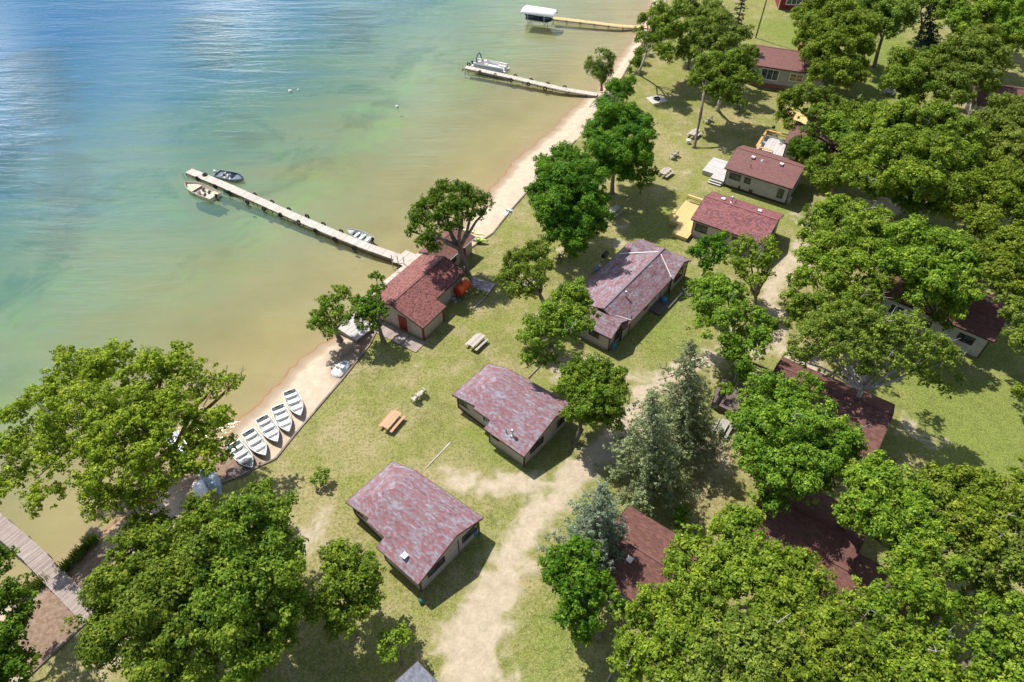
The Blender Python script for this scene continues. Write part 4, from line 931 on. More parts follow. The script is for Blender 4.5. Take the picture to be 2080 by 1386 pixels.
# ------------------------------------------------------------ picnic tables, chairs, small things
def picnic(label, p, rz, m_, L=2.2, name='picnic_table', group=None):
    r = empty(name, label, 'picnic table', (p.x, p.y, 0), rz, group); t = MB(); rnd = random.Random(int(p.x*10))
    for k in range(5): t.cur = rnd.random(); t.box((0, -.34+.17*k, .75), (L, .155, .045))
    t.build('tabletop', m_, r)
    for s_ in (-1, 1):
        b = MB()
        for k in range(2): b.cur = rnd.random(); b.box((0, s_*(.66+.15*k), .44), (L, .135, .045))
        b.build('bench', m_, r)
    for sx in (-1, 1):
        x = sx*(L/2-.35)
        for s_ in (-1, 1): l = MB(); l.cur = .2; l.beam((x, s_*.25, .72), (x, s_*.62, 0), .05, .1); l.build('leg', m_, r)
        c_ = MB(); c_.cur = .2; c_.beam((x+.05, -.8, .39), (x+.05, .8, .39), .04, .1).beam((x+.05, -.36, .69), (x+.05, .36, .69), .04, .09); c_.build('cross_brace', m_, r)
    return r
def ctr(u, v, z=.75): p = at(u, v, z); return p
def hd(u0, v0, u1, v1, z=.7): a, b = at(u0, v0, z), at(u1, v1, z); return math.atan2(b.y-a.y, b.x-a.x)
picnic('reddish stained picnic table on the lawn below the paired chairs', ctr(795, 852), hd(779, 866, 806, 835), 'table_red', 2.4)
picnic('weathered grey picnic table on the open lawn near the boathouse door', ctr(968, 691), hd(953, 702, 978, 679), 'table_grey', 2.3)
picnic('old grey picnic table at the edge of the big maple shade', ctr(1247, 427), hd(1236, 437, 1257, 418), 'table_mid', 2.4)
picnic('white picnic table behind the slanting bare trunk', ctr(1411, 268), hd(1402, 275, 1419, 261), 'table_grey', 2.3)
picnic('grey picnic table whose end is under the small maple branch', ctr(1353, 347), hd(1346, 353, 1361, 342), 'table_grey', 2.2)
picnic('pale picnic table in the grass between oaks at upper right', ctr(1808, 183), hd(1803, 192, 1812, 174), 'table_mid', 2.4)
picnic('pale picnic table half hidden beneath the open-crowned oak', ctr(1738, 757), hd(1727, 750, 1752, 764), 'table_grey', 2.3)
picnic('white table glimpsed through the crown left of the lodge', ctr(1077, 575), hd(1066, 584, 1088, 568), 'table_grey', 2.3)
picnic('weathered picnic table in the shade near the dark deck steps', ctr(1468, 866), hd(1460, 880, 1476, 852), 'table_mid', 2.0)
def settee(label, p, rz, m_='table_mid'):
    r = empty('double_chair', label, 'double chair', (p.x, p.y, 0), rz)
    for y in (-.55, .55):
        s_ = MB()
        for k in range(4): s_.cur = .2+.2*k; s_.box((.02+.13*k-.2, y, .42-.02*k), (.115, .6, .03))
        s_.build('seat', m_, r); b = MB()
        for k in range(5): b.cur = .15*k+.2; b.box((-.36, y-.24+.12*k, .68), (.03, .105, .62), 0, 0, R(-16))
        b.build('backrest', m_, r)
        for sy in (-.34, .34):
            MB().box((-.05, y+sy, .62), (.68, .11, .03)).build('armrest', m_, r)
            MB().beam((.25, y+sy, .6), (.28, y+sy, 0), .05, .08).build('leg', m_, r); MB().beam((-.3, y+sy, .6), (-.42, y+sy, 0), .05, .08).build('leg', m_, r)
    MB().box((-.02, 0, .60), (.45, .34, .03)).build('middle_shelf', m_, r); return r
settee('pair of slatted wooden chairs with shared shelf above the reddish table', at(850, 803, .4), R(142), 'table_grey')
settee('paired slatted wooden chairs on the lawn near the grey cottage deck', at(1369, 315, .4), R(140))
settee('paired slatted wooden chairs just right of the slanting trunk', at(1438, 243, .4), R(140))
settee('dark slatted chairs standing in maple shade left of the lodge', at(1136, 521, .4), R(140), 'deck_dark')
def can(name, label, cat, u, v, r1, r2, h, m_, lid=None, rim=None):
    p = at(u, v, 0); r = empty(name, label, cat, (p.x, p.y, 0))
    MB().tube([(0, 0, 0), (0, 0, h)], [r1, r2], 16).build('body', m_, r, False)
    MB().tube([(0, 0, h), (0, 0, h+.05), (0, 0, h+.12)], [r2+.03, r2+.03, r2*.5], 16).build('lid', lid or m_, r)
    MB().torus((0, 0, h*.55), (r1+r2)/2+.0, .015, 'Z', 16, 5).build('hoop', rim or m_, r); return r
can('barrel', 'blue barrel at the corner of the nearest cabin', 'barrel', 963, 1086, .28, .31, .8, 'blue')
can('barrel', 'blue barrel below the lodge annex corner', 'barrel', 1245, 708, .3, .3, .75, 'blue')
can('trash_can', 'grey bin behind the grey lap-sided cottage', 'bin', 1600, 412, .3, .34, .9, 'metal')
can('barrel', 'blue lidded bin on the stoop behind the lodge', 'barrel', 1348, 616, .3, .32, .75, 'blue')
can('bucket', 'small turquoise bucket off the bottom corner of the nearest cabin', 'bucket', 855, 1223, .14, .17, .25, 'teal')
can('bucket', 'white bucket on the lawn left of the slanting trunk', 'bucket', 1397, 291, .28, .32, .55, 'white')
# fire pit
p = at(1334, 203, 0); r = empty('fire_pit', 'round steel fire ring on a square concrete slab', 'fire pit', (p.x, p.y, 0), R(20))
MB().box((0, 0, .04), (3.0, 2.6, .1)).build('slab', 'concrete', r)
rr_ = [[(q*math.cos(2*math.pi*k/20), q*math.sin(2*math.pi*k/20), z) for k in range(20)] for q, z in ((.55, .09), (.55, .38), (.48, .38), (.48, .1))]
MB().loft(rr_, True, True).build('fire_ring', 'black', r); MB().tube([(0, 0, .09), (0, 0, .14)], .47, 18).build('ash', 'stone', r)
# tank
p = at(940, 600, 0); r = empty('fuel_tank', 'orange cylindrical fuel tank beside the boathouse garden', 'fuel tank', (p.x, p.y, 0), R(57))
n = 20; rings = []
for x, q in ((-1.15, .05), (-1.12, .5), (-1.0, .62), (1.0, .62), (1.12, .5), (1.15, .05)): rings.append([(x, q*math.cos(2*math.pi*k/n), 1.25+q*math.sin(2*math.pi*k/n)) for k in range(n)])
MB().loft(rings[2:4], True, True).build('tank', 'orange', r, True)
for a, b in ((0, 3), (3, 6)): MB().loft(rings[a:b], True, True).build('end_cap', 'tankred', r, True)
for x in (-.75, .75): MB().beam((x, -.4, .7), (x, -.5, 0), .08, .08).beam((x, .4, .7), (x, .5, 0), .08, .08).beam((x, -.45, .45), (x, .45, .45), .06, .08).build('stand', 'post', r)
MB().tube([(0, 0, 1.85), (0, 0, 2.0)], .1, 10).build('filler_cap', 'tankred', r)
p = at(945, 575, 0); tag(MB().tube([(0, 0, 0), (0, 0, 2.6)], .05, 8).tube([(0, 0, 2.55), (0, 0, 2.7)], .1, 8).build('pole', 'metal', None, loc=(p.x, p.y, 0)), 'thin metal pole behind the orange tank', 'pole')
# garden beside the boathouse
g4 = [at(u, v, 0) for u, v in ((962,563), (1006,578), (994,594), (973,583))]
o = g4[0]; pv = MB(); P4 = [at(u, v, .05)-Vector((o.x, o.y, 0)) for u, v in ((960,562), (1006,577), (991,594), (958,583))]
pv.add(P4+[q-Vector((0, 0, .08)) for q in P4], [(3, 2, 1, 0), (0, 1, 5, 4), (1, 2, 6, 5), (2, 3, 7, 6), (3, 0, 4, 7)]); tag(pv.build('patio', 'pave', None, loc=(o.x, o.y, 0)), 'purple-grey flagstone patio in the garden corner', 'patio')
rk = random.Random(5)
def rock(mb, x, y, z, s_):
    rings = [[(x+s_*math.sin(t)*math.cos(a)*rk.uniform(.8, 1.15), y+s_*math.sin(t)*math.sin(a)*rk.uniform(.8, 1.15), z-s_*.7*math.cos(t)) for a in [2*math.pi*k/7 for k in range(7)]] for t in (.15, .8, 1.5, 2.2, 2.95)]
    mb.loft(rings, True, False)
for i, (u, v, s_, lb) in enumerate(((963,580,.42,'largest pink-grey boulder beside the orange tank'), (921,607,.34,'grey boulder beside the boathouse wall'), (925,613,.24,'smaller grey boulder below the other by the wall'), (970,578,.25,'small pale boulder on the patio edge'))):
    p = at(u, v, .1); m_ = MB(); rock(m_, 0, 0, 0, s_); tag(m_.build('boulder', 'stone', None, loc=(p.x, p.y, s_*.4)), lb, 'boulder')
bd = MB(); q = [at(u, v, 0) for u, v in ((937,613), (953,619), (972,598), (985,600))]
timber(1006, 577, 985, 604, 'pale edging along the right of the boathouse garden', 'dock', .12); timber(985, 604, 962, 626, 'curving pale edging below the boathouse garden', 'dock', .12)
pl_ = [(965,600), (957,604), (975,595), (949,611), (945,566), (950,563), (982,596), (960,607)]
# canoe leaning on the wall
p = at(905, 612, 0); kayak('dark teal canoe propped against the boathouse wall', (p.x, p.y, .1), R(60), 'teal', 2.6)
# grill and furniture in maple shade
p = at(1228, 528, 0); r = empty('grill', 'dark grill in tree shade at the left wall of the lodge', 'grill', (p.x, p.y, 0), R(52))
MB().box((0, 0, .8), (1.1, .5, .35)).build('firebox', 'black', r); MB().box((0, 0, 1.05), (1.0, .46, .2)).build('lid', 'black', r)
for sx in (-.45, .45): MB().box((sx, 0, .35), (.06, .4, .7)).build('leg', 'metal', r)
p = at(1213, 548, 0); r = empty('lounger', 'dark lounge chair beside the grill left of the lodge', 'lounger', (p.x, p.y, 0), R(52))
MB().box((0, 0, .35), (1.4, .6, .06)).build('seat', 'boat_dark', r); MB().box((-.85, 0, .55), (.6, .6, .06), 0, 0, R(40)).build('backrest', 'boat_dark', r)
for x in (-.6, .6):
    for y in (-.25, .25): MB().box((x, y, .17), (.05, .05, .34)).build('leg', 'metal', r)
# steps and platform at the second dock
p = at(1232, 202, 0); r = empty('platform', 'timber platform with steps where the pontoon dock meets the beach', 'platform', (p.x, p.y, 0), R(57))
mb = MB(); planks(mb, -2.0, 2.4, -1.3, 1.6, .1, 'y', .2, seed=20); mb.build('deck_boards', 'dock_old', r); MB().box((.2, .15, -.3), (4.3, 2.8, .7)).build('frame', 'timber', r)
s_ = MB()
for k in range(5): s_.cur = .6+.1*k; s_.box((-2.15-.32*k, .6, .0-.12*k), (.28, 1.9, .06))
s_.build('step', 'dock', r); MB().beam((-2, -.35, 0), (-3.6, -.35, -.55), .06, .2).beam((-2, 1.55, 0), (-3.6, 1.55, -.55), .06, .2).build('stringer', 'timber', r)
# vehicles glimpsed under the trees
def car(label, p, rz, m_):
    r = empty('parked_car', label, 'car', (p.x, p.y, 0), rz)
    prof = [(-2.2, .45), (-2.25, .75), (-2.1, 1.0), (-1.3, 1.08), (-.7, 1.5), (.9, 1.52), (1.6, 1.05), (2.2, .95), (2.25, .5)]
    V = []; n = len(prof)
    for y in (-.88, .88): V += [(x, y*(1 if z < 1.1 else .82), z) for x, z in prof]
    V += [(x, y, .3) for y in (-.88, .88) for x in (-2.2, 2.2)]
    F = [(i, i+1, n+i+1, n+i) for i in range(n-1)]+[tuple(range(n-1, -1, -1)), tuple(range(n, 2*n)), (0, 2*n, 2*n+1, n-1), (n, n+n-1, 2*n+3, 2*n+2)]
    MB().add(V, F).build('body', m_, r)
    MB().box((1.27, 0, 1.3), (.03, 1.35, .62), 0, 0, R(-57)).build('windscreen', 'glass', r); MB().box((-1.02, 0, 1.31), (.03, 1.35, .55), 0, 0, R(55)).build('rear_window', 'glass', r)
    for y in (-.79, .79): MB().box((.1, y, 1.28), (1.5, .1, .3)).build('side_window', 'glass', r)
    for x in (-1.4, 1.4):
        for y in (-.85, .85): MB().tube([(x, y-.1, .33), (x, y+.1, .33)], .33, 16).build('wheel', 'rubber', r)
    return r
car('white car glimpsed between crowns beyond the cottages', at(1755, 338, .8), R(-30), 'white'); car('silver car glimpsed through leaves farther back', at(1752, 300, .8), R(-30), 'metal')
# ------------------------------------------------------------ vegetation
def leaves(cl, leaf, rng_, dens=1., up=.3, elong=.62, squash=.82, tufts=13):
    """cl: array (n,4) of clump centre and radius -> vertices, quads, tints; every clump is a ball of leafy tufts"""
    cl = np.asarray(cl, float)
    if tufts:
        nt_ = np.maximum(4, (tufts*(cl[:, 3]/.95)**1.3).astype(int)); ti = np.repeat(np.arange(len(cl)), nt_)
        d = rng_.normal(size=(len(ti), 3)); d[:, 2] += .45; d /= np.linalg.norm(d, axis=1)[:, None]
        R_ = cl[ti, 3]; rt = R_*.36*(.75+.65*rng_.random(len(ti)))
        tc_ = cl[ti, :3]+d*(R_*(.5+.5*rng_.random(len(ti))**.7))[:, None]*np.array([1, 1, squash]); par = cl[ti]
    else: tc_ = cl[:, :3]; rt = cl[:, 3]; par = cl; ti = np.arange(len(cl))
    cnt = np.maximum(6, (dens*2.3*math.pi*rt**2/(leaf*leaf*elong)).astype(int))
    idx = np.repeat(np.arange(len(tc_)), cnt); n = len(idx); c = tc_[idx]; r = rt[idx]
    d = rng_.normal(size=(n, 3)); d[:, 2] += .3; d /= np.linalg.norm(d, axis=1)[:, None]
    p = c+d*(r*(.35+.8*rng_.random(n)**.6))[:, None]*np.array([1, 1, squash])
    out = p-par[idx, :3]; out /= np.linalg.norm(out, axis=1)[:, None]+1e-6
    nr = d*.35+out*.55+np.array([0, 0, up])+rng_.normal(size=(n, 3))*.34; nr /= np.linalg.norm(nr, axis=1)[:, None]
    a = np.cross(nr, rng_.normal(size=(n, 3))); a /= np.linalg.norm(a, axis=1)[:, None]; b = np.cross(nr, a)
    s = leaf*(.6+.8*rng_.random(n)); s = s[:, None]
    V = np.stack([p-a*s*.6, p+b*s*elong*.55-nr*s*.12, p+a*s*.6-nr*s*.1, p-b*s*elong*.55-nr*s*.12], 1).reshape(-1, 3)
    q = np.arange(4*n).reshape(-1, 4)
    ct = rng_.random(len(cl)); tt = rng_.random(len(tc_))
    t = np.clip(.5+.22*rng_.normal(size=n)+.3*(ct[ti[idx]]-.5)+.35*(tt[idx]-.5), 0, 1)
    return V, q, t
def limb(mb, a, b, r0, r1, rnd, seg=4, wob=.12, n=6):
    a, b = Vector(a), Vector(b); L = (b-a).length; pts = []; rr = []
    for i in range(seg+1):
        t = i/seg; p = a.lerp(b, t); w_ = wob*L*math.sin(math.pi*t)
        p += Vector((rnd.uniform(-1, 1), rnd.uniform(-1, 1), rnd.uniform(-.2, .9)))*w_*.6; pts.append(p); rr.append(r0+(r1-r0)*t)
    mb.tube(pts, rr, n); return pts
SEED = [100]
def tree(label, lobes, base, kind='oak', bark='bark', leaf=.32, dens=1., tr=.28, name='tree', fork=.42, bare=0, group=None, crad=1.17, cat='tree', low=-.6, kd=3.1, rcs=1., squash=.82):
    leaf *= .84
    SEED[0] += 1; rg = np.random.default_rng(SEED[0]); rnd = random.Random(SEED[0])
    LB = []
    for (u, v, r_, z) in lobes: p = at(u, v, z); LB.append((p.x, p.y, z, crad*r_*zdepth(p)/FPX))
    if base is None:
        L0 = LB[0]; base_p = Vector((L0[0]+rnd.uniform(-.6, .6), L0[1]+rnd.uniform(-.6, .6), 0))
    else: base_p = at(*base, 0)
    root = empty(name, label, cat, (base_p.x, base_p.y, 0), 0, group); o = np.array([base_p.x, base_p.y, 0.])
    cl = []
    for (x, y, z, Rl) in LB:
        rc0 = min(1.2, .26*Rl+.26)*rcs; k = max(1, int(kd*Rl*Rl/(rc0*rc0))) if Rl > rc0*1.15 else 1
        if k == 1: cl.append((x, y, z, Rl*.9)); continue
        for i in range(k):
            while True:
                d_ = rg.normal(size=3); d_ /= np.linalg.norm(d_)
                if d_[2] > low: break
            rc = rc0*rg.uniform(.5, 1.22); rr = max(.1, (Rl-rc*.8))*(rg.uniform(.74, 1.2) if rg.random() < .82 else rg.uniform(.2, .7))
            cl.append((x+d_[0]*rr, y+d_[1]*rr, max(1.0, z+d_[2]*rr*.8), rc))
    cl = np.array(cl); cl[:, :3] -= o
    V, q, t = leaves(cl, leaf, rg, dens, squash=squash)
    npmesh('crown', V, q, kind, root, t, False)
    cz = float(np.mean([l[2] for l in LB])); cm = np.mean([[l[0], l[1]] for l in LB], 0)-o[:2]
    mb = MB(); fz = cz*fork; f = Vector((cm[0]*fork*.8, cm[1]*fork*.8, fz))
    mb.tube([(0, 0, -.2), (0, 0, .25), (f.x*.5+rnd.uniform(-.1, .1), f.y*.5, fz*.55), tuple(f)], [tr*1.6, tr*1.05, tr*.9, tr*.75], 9)
    order = rg.permutation(len(cl))[:max(4, min(16, len(cl)//2))]
    mains = []
    for (x, y, z, Rl) in LB[:9]:
        c_ = Vector((x-o[0], y-o[1], z-Rl*.1)); pts = limb(mb, f, c_, tr*.6, tr*.22, rnd, 5, .10, 7); mains.append(pts)
    for i in order:
        c_ = Vector(cl[i, :3]); best = min((p for m_ in mains for p in m_[1:]), key=lambda p: (p-c_).length)
        limb(mb, best, c_, tr*.24, .03, rnd, 3, .12, 5)
    tk = mb.build('trunk', bark, root, True)
    if bare:
        for i in range(bare):
            db = MB()
            c_ = Vector(cl[rg.integers(len(cl)), :3]); d_ = (c_-f).normalized(); e_ = c_+d_*rnd.uniform(.3, 1.1)+Vector((rnd.uniform(-.5, .5), rnd.uniform(-.5, .5), rnd.uniform(.5, 1.1)))
            pts = limb(db, c_, e_, .06, .02, rnd, 3, .15, 5)
            for k in (1, 2): limb(db, pts[k], pts[k]+Vector((rnd.uniform(-.8, .8), rnd.uniform(-.8, .8), rnd.uniform(0, .8))), .03, .01, rnd, 2, .1, 4)
            db.build('dead_branch', 'bark_pale', root)
    return root
def conifer(label, apex, base, H, Rm, kind, leaf=.17, n_lv=15, droop=.35, dens=1., z0=.12, name='spruce_tree', bark='bark', tr=.24, lean=None):
    SEED[0] += 1; rg = np.random.default_rng(SEED[0]); rnd = random.Random(SEED[0])
    b = at(*base, 0) if base else None; a = at(*apex, H)
    if b is None: b = Vector((a.x, a.y, 0))
    root = empty(name, label, 'tree', (b.x, b.y, 0)); top = a-b
    mb = MB(); mb.tube([(0, 0, -.2), tuple(top*.5+Vector((.1, 0, 0))), tuple(top)], [tr*1.3, tr*.7, .03], 8)
    cl = []
    for i in range(n_lv):
        t = z0+(1-z0)*(i+rg.random()*.5)/n_lv; L = Rm*(1-t)**.75*rg.uniform(.75, 1.15)+.25; nb = 4+int(3*(1-t)); a0 = rg.random()*6.28
        for k in range(nb):
            an = a0+6.283*k/nb+rg.uniform(-.3, .3); Lk = L*rg.uniform(.45, 1.25); o_ = top*t
            e_ = o_+Vector((math.cos(an)*Lk, math.sin(an)*Lk, -Lk*droop*rg.uniform(.4, 1.3)+.1))
            mb.tube([o_, o_.lerp(e_, .5)+Vector((0, 0, .12*Lk)), e_], [.05, .035, .012], 4)
            m_ = max(2, int(Lk/.42))
            for j in range(m_):
                f = (j+.7)/m_; p = o_.lerp(e_, f)+Vector((rg.uniform(-.2, .2), rg.uniform(-.2, .2), .12*math.sin(3.1*f)*Lk))
                cl.append((p.x, p.y, p.z, (.20+.25*(1-abs(f-.55)))*rg.uniform(.7, 1.45)*(.7+.5*(1-t))))
    cl.append((top.x, top.y, top.z-.1, .2))
    V, q, t_ = leaves(cl, leaf, rg, .55*dens, up=.3, elong=.42, squash=.7, tufts=7); npmesh('crown', V, q, kind, root, t_, False)
    mb.build('trunk', bark, root, True); return root
T = tree
# --- left bank
T('huge bright yellow-green poplar spreading over the lake at the left', [(150,770,58,10),(245,760,62,11),(330,752,50,11),(395,765,38,10.5),(440,785,30,10),(478,775,18,9.5),(75,835,55,10),(165,850,70,12),(260,845,70,12.5),(345,850,62,12),(415,870,45,10.5),(40,910,45,9),(120,925,52,10.5),(215,935,62,11.5),(310,940,60,11.5),(395,925,50,10),(445,905,32,8.5),(25,985,40,7.5),(90,1010,34,7.5),(215,1015,45,8.5),(290,1005,45,8.5),(130,720,22,10),(365,715,26,11),(455,840,20,9)], (300,1010), 'poplar', 'bark_red', .24, .78, .5, 'poplar_tree', .3, 16, rcs=.76)
T('tall dark green maple at the bottom left, its left flank over the boardwalk', [(290,1150,75,9),(235,1215,70,7.5),(330,1240,85,9),(390,1130,80,10.5),(250,1310,70,7),(350,1340,75,8),(420,1050,50,9),(300,1080,45,7.5)], (330,1330), 'mapleb', 'bark', .25, .9, .4, 'maple_tree')
T('dark maple right of the largest one, reaching up to the brown bush', [(480,1110,85,10),(555,1060,52,9),(520,1180,80,9.5),(450,1230,85,10),(590,1130,38,7.5),(560,1230,62,8),(480,1310,75,8),(520,1010,36,8),(540,1290,55,6)], (500,1300), 'mapleb', 'bark', .25, .9, .4, 'maple_tree')
T('rounded maple whose edge touches the nearest cabin roof', [(705,1170,56,6.5),(670,1215,48,6),(735,1200,42,6),(690,1130,34,6.5),(740,1145,30,6),(700,1255,40,5)], (715,1275), 'mapleb', 'bark', .24, .95, .25, 'maple_tree')
T('small tree shading the ground just above the blue-grey garage', [(800,1310,32,3.2),(822,1290,22,3)], (815,1345), 'mapleb', 'bark', .22, .7, .12, 'young_tree')
T('dark tree cut by the left edge below the boardwalk', [(-15,1230,62,8),(22,1300,50,7),(35,1255,26,7),(40,1345,30,6),(-10,1360,60,7),(20,1370,40,5),(-20,1150,45,8)], (-20,1400), 'maple', 'bark', .24, .95, .3, 'maple_tree')
T('thin leafy shrub with reddish twigs on the lawn left of the cabins', [(648,960,13,1.3),(660,975,11,1.1),(640,978,10,.9),(668,957,7,1.2)], (656,986), 'mapleb', 'bark_red', .17, .7, .06, 'shrub', cat='shrub', rcs=.7)
# --- around the boathouse
T('leaning oak left of the boathouse with its crown over the water', [(686,602,24,4.6),(660,628,24,4.2),(650,655,22,3.8),(695,640,22,4.2),(668,672,16,3.2),(640,640,14,3.8)], (690,690), 'mapleb', 'bark', .22, 1., .28, 'oak_tree', .35)
T('oak against the red door end of the boathouse', [(764,565,14,6.2),(770,588,15,5.8),(752,612,22,5.2),(735,640,24,4.6),(768,628,20,4.8),(750,662,20,3.7),(725,615,14,4.8),(783,640,10,4.6)], (778,692), 'maple', 'bark', .22, 1., .26, 'oak_tree', .35)
T('gnarled open oak rising behind the boathouse above the shed', [(850,448,24,8.5),(838,470,16,8),(876,475,22,8.2),(870,415,20,9.5),(900,398,28,10),(938,393,26,10.2),(968,405,24,9.8),(990,418,16,9.3),(940,430,24,9.8),(905,432,20,9.6),(884,503,17,7),(955,440,14,9),(855,425,18,9),(890,440,20,9.3),(920,415,24,10),(925,460,17,8.6),(898,462,18,8.4),(862,492,18,7.6),(975,435,14,8.6)], (948,556), 'maple', 'bark', .23, .85, .42, 'oak_tree', .45, 3)
# --- middle lawn
T('narrow oak with two foliage masses between the boathouse and lodge', [(1090,512,28,8.5),(1048,538,30,8),(1030,565,24,7.5),(1082,560,32,8.5),(1045,590,20,7.5),(1110,540,15,8.5),(1075,600,16,7.5)], (1112,640), 'mapleb', 'bark', .23, .9, .3, 'oak_tree', .5)
T('broad maple hanging over the near end of the lodge', [(1160,600,34,8.8),(1195,625,26,8.3),(1120,640,34,8.3),(1165,650,36,8.6),(1090,680,34,7.5),(1140,685,26,7.5),(1085,722,26,5.8),(1200,660,14,7.8),(1075,650,16,7.5),(1118,735,18,5.0)], (1120,700), 'mapleb', 'bark', .23, .95, .33, 'oak_tree', .45, 4)
T('dense tall dark maple beside the beach, left of the shaded picnic table', [(1150,330,40,10),(1120,370,42,9.5),(1175,375,48,10.5),(1130,420,48,9),(1185,430,48,9),(1150,470,44,7),(1205,400,30,9),(1105,340,26,9),(1160,500,26,5),(1215,465,22,6.5),(1098,400,26,8)], (1160,520), 'maple', 'bark', .24, 1.1, .35, 'maple_tree', .35)
T('dense maple behind the tallest one by the beach', [(1240,250,42,9.5),(1280,245,38,9.5),(1225,300,40,9),(1275,300,44,9.5),(1310,260,24,8.5),(1250,345,36,7),(1300,330,24,7),(1200,270,18,8),(1205,300,20,7.5),(1230,215,20,8.5)], (1243,392), 'maple', 'bark', .24, 1.1, .33, 'maple_tree', .35)
T('low maple bough in front of the grey-topped picnic table', [(1310,362,20,3.6),(1285,358,14,3.5),(1328,350,12,3.6),(1300,378,10,3)], (1300,392), 'maple', 'bark', .22, .9, .12, 'young_tree', .4)
T('small round-headed tree beside the dock platform steps', [(1262,180,24,4.6),(1245,178,16,4.4),(1278,168,15,4.6),(1262,200,15,3.8)], (1259,216), 'maple', 'bark', .23, 1., .16, 'young_tree')
T('feathery upright willow on the beach at the pontoon dock', [(1205,135,17,5.5),(1222,112,15,7.5),(1238,115,12,7),(1215,150,19,4.6),(1232,140,16,5),(1200,120,8,6),(1224,160,12,3.2)], (1222,182), 'willow', 'bark_red', .2, .9, .2, 'willow_tree', squash=1.25)
T('oak leaning toward the water at the top beside the honey dock', [(1315,50,22,11),(1340,30,26,11.5),(1305,75,16,10),(1335,75,24,9.5),(1350,110,22,8),(1365,60,22,10)], (1297,152), 'oak', 'bark_pale', .26, .85, .24, 'oak_tree', .5, 7)
T('low dark bush between the far beach and the lawn', [(1290,128,14,1.5),(1300,108,14,1.8),(1280,145,9,1.2),(1312,92,10,1.8)], (1292,138), 'maple', 'bark', .22, .9, .06, 'shrub', cat='shrub')
# --- upper lawn
T('olive oak at the top right of the leaning tree', [(1400,25,36,9),(1380,70,28,8),(1415,65,30,9),(1395,105,24,6.5),(1440,30,30,9.5)], (1397,140), 'oak2', 'bark', .28, .9, .28, 'oak_tree')
T('broad oak near the top edge beside the dark spruce', [(1460,60,34,9.5),(1430,95,28,8),(1480,95,28,8.5),(1520,110,22,8),(1505,70,24,9)], (1500,150), 'oak2', 'bark_pale', .28, .85, .28, 'oak_tree', bare=4)
conifer('dark narrow spruce rising beyond the oaks at the top', (1515,-30), None, 15, 2.6, 'darkspruce', .24, 15)
tag(MB().tube([(0, 0, 0), (.3, 0, 8), (.6, .3, 14)], [.16, .12, .05], 8).build('snag_tree', 'bark', None, True, loc=at(1535,77,0)), 'slender bare trunk standing alone on the bright top lawn', 'tree')
T('large oak overhanging the picnic lawn, its crown crossed by bare limbs', [(1450,140,38,9),(1490,135,34,9),(1420,160,24,8),(1500,170,28,8),(1460,180,30,7.5),(1530,160,20,7.5),(1478,205,14,5.5)], (1458,225), 'mapleb', 'bark_pale', .26, .95, .34, 'oak_tree', .45, 6)
T('slanting tall tree with long bare trunk above the white picnic table', [(1440,150,18,9.5),(1425,130,15,10),(1440,180,13,8.5)], (1410,300), 'mapleb', 'bark', .25, .8, .27, 'leaning_tree', .86)
T('small dark round bush at the foot of the large oak', [(1503,207,15,1.7),(1500,195,9,2.2)], (1502,222), 'maple', 'bark', .22, 1., .06, 'shrub', cat='shrub')
T('tall oak covering the right end of the grey house', [(1665,25,44,9),(1700,50,48,10),(1650,75,36,9),(1720,95,44,9.5),(1675,110,34,8.5),(1745,60,34,9.5),(1690,145,38,7),(1725,150,34,6.5),(1640,40,24,9)], (1690,195), 'oak', 'bark', .28, 1., .36, 'oak_tree')
T('oak with clear trunk standing on bright grass at upper right', [(1790,35,40,9.5),(1760,15,34,10),(1825,30,32,9.5),(1800,60,26,8.5),(1840,0,36,10)], (1775,136), 'oak2', 'bark', .28, 1., .36, 'oak_tree', .55)
conifer('blue-black spruce half hidden between oaks at upper right', (1890,10), (1885,108), 9.5, 4.0, 'darkspruce', .26, 14)
T('bushy oak behind the pale picnic table at upper right', [(1840,125,36,8.5),(1870,160,36,8),(1830,170,34,7.5),(1880,120,26,8.5),(1850,200,24,5.5),(1900,175,26,7)], (1862,215), 'mapleb', 'bark', .28, 1., .32, 'oak_tree')
T('pale-limbed oak left of the shaded roof at the upper right edge', [(1950,110,44,9.5),(1990,95,40,9.5),(1920,150,34,8.5),(1970,150,40,8.5),(2020,120,30,9),(1940,190,32,7),(2000,165,28,7.5)], (1975,235), 'oak2', 'bark_pale', .28, .95, .34, 'oak_tree', bare=6)
T('oak in the upper right corner', [(1985,20,44,10),(2045,30,48,10.5),(2070,80,40,9.5),(1950,50,34,9),(2030,-10,40,10),(2085,5,40,10)], None, 'oak', 'bark', .28, 1., .34, 'oak_tree')
T('oak at the top edge above the blue-black spruce', [(1900,-10,44,10),(1930,15,34,9.5),(1870,-20,40,9.5)], None, 'oak2', 'bark', .28, .95, .34, 'oak_tree')
T('loose oak over the hidden orange deck', [(1610,205,28,6.5),(1650,195,30,8.5),(1590,235,18,4.5),(1680,205,28,8.5),(1720,215,26,8),(1640,235,16,6),(1605,255,14,4),(1700,235,28,8),(1740,235,20,7.5)], (1668,300), 'mapleb', 'bark', .27, .85, .32, 'oak_tree', bare=3)
T('forked oak with thick grey limbs over the brown cottage roof', [(1640,265,14,7),(1690,255,30,8.5),(1715,280,28,8.5),(1670,235,24,9),(1745,265,30,8.5),(1735,300,20,7.5)], (1692,330), 'mapleb', 'bark', .27, .9, .45, 'oak_tree', .4)
T('dark round maple beside the brown cottage wall', [(1635,305,30,4.6),(1660,315,26,4.5),(1620,290,16,4.8),(1650,285,18,5)], (1645,350), 'maple', 'bark', .25, 1.1, .2, 'maple_tree')
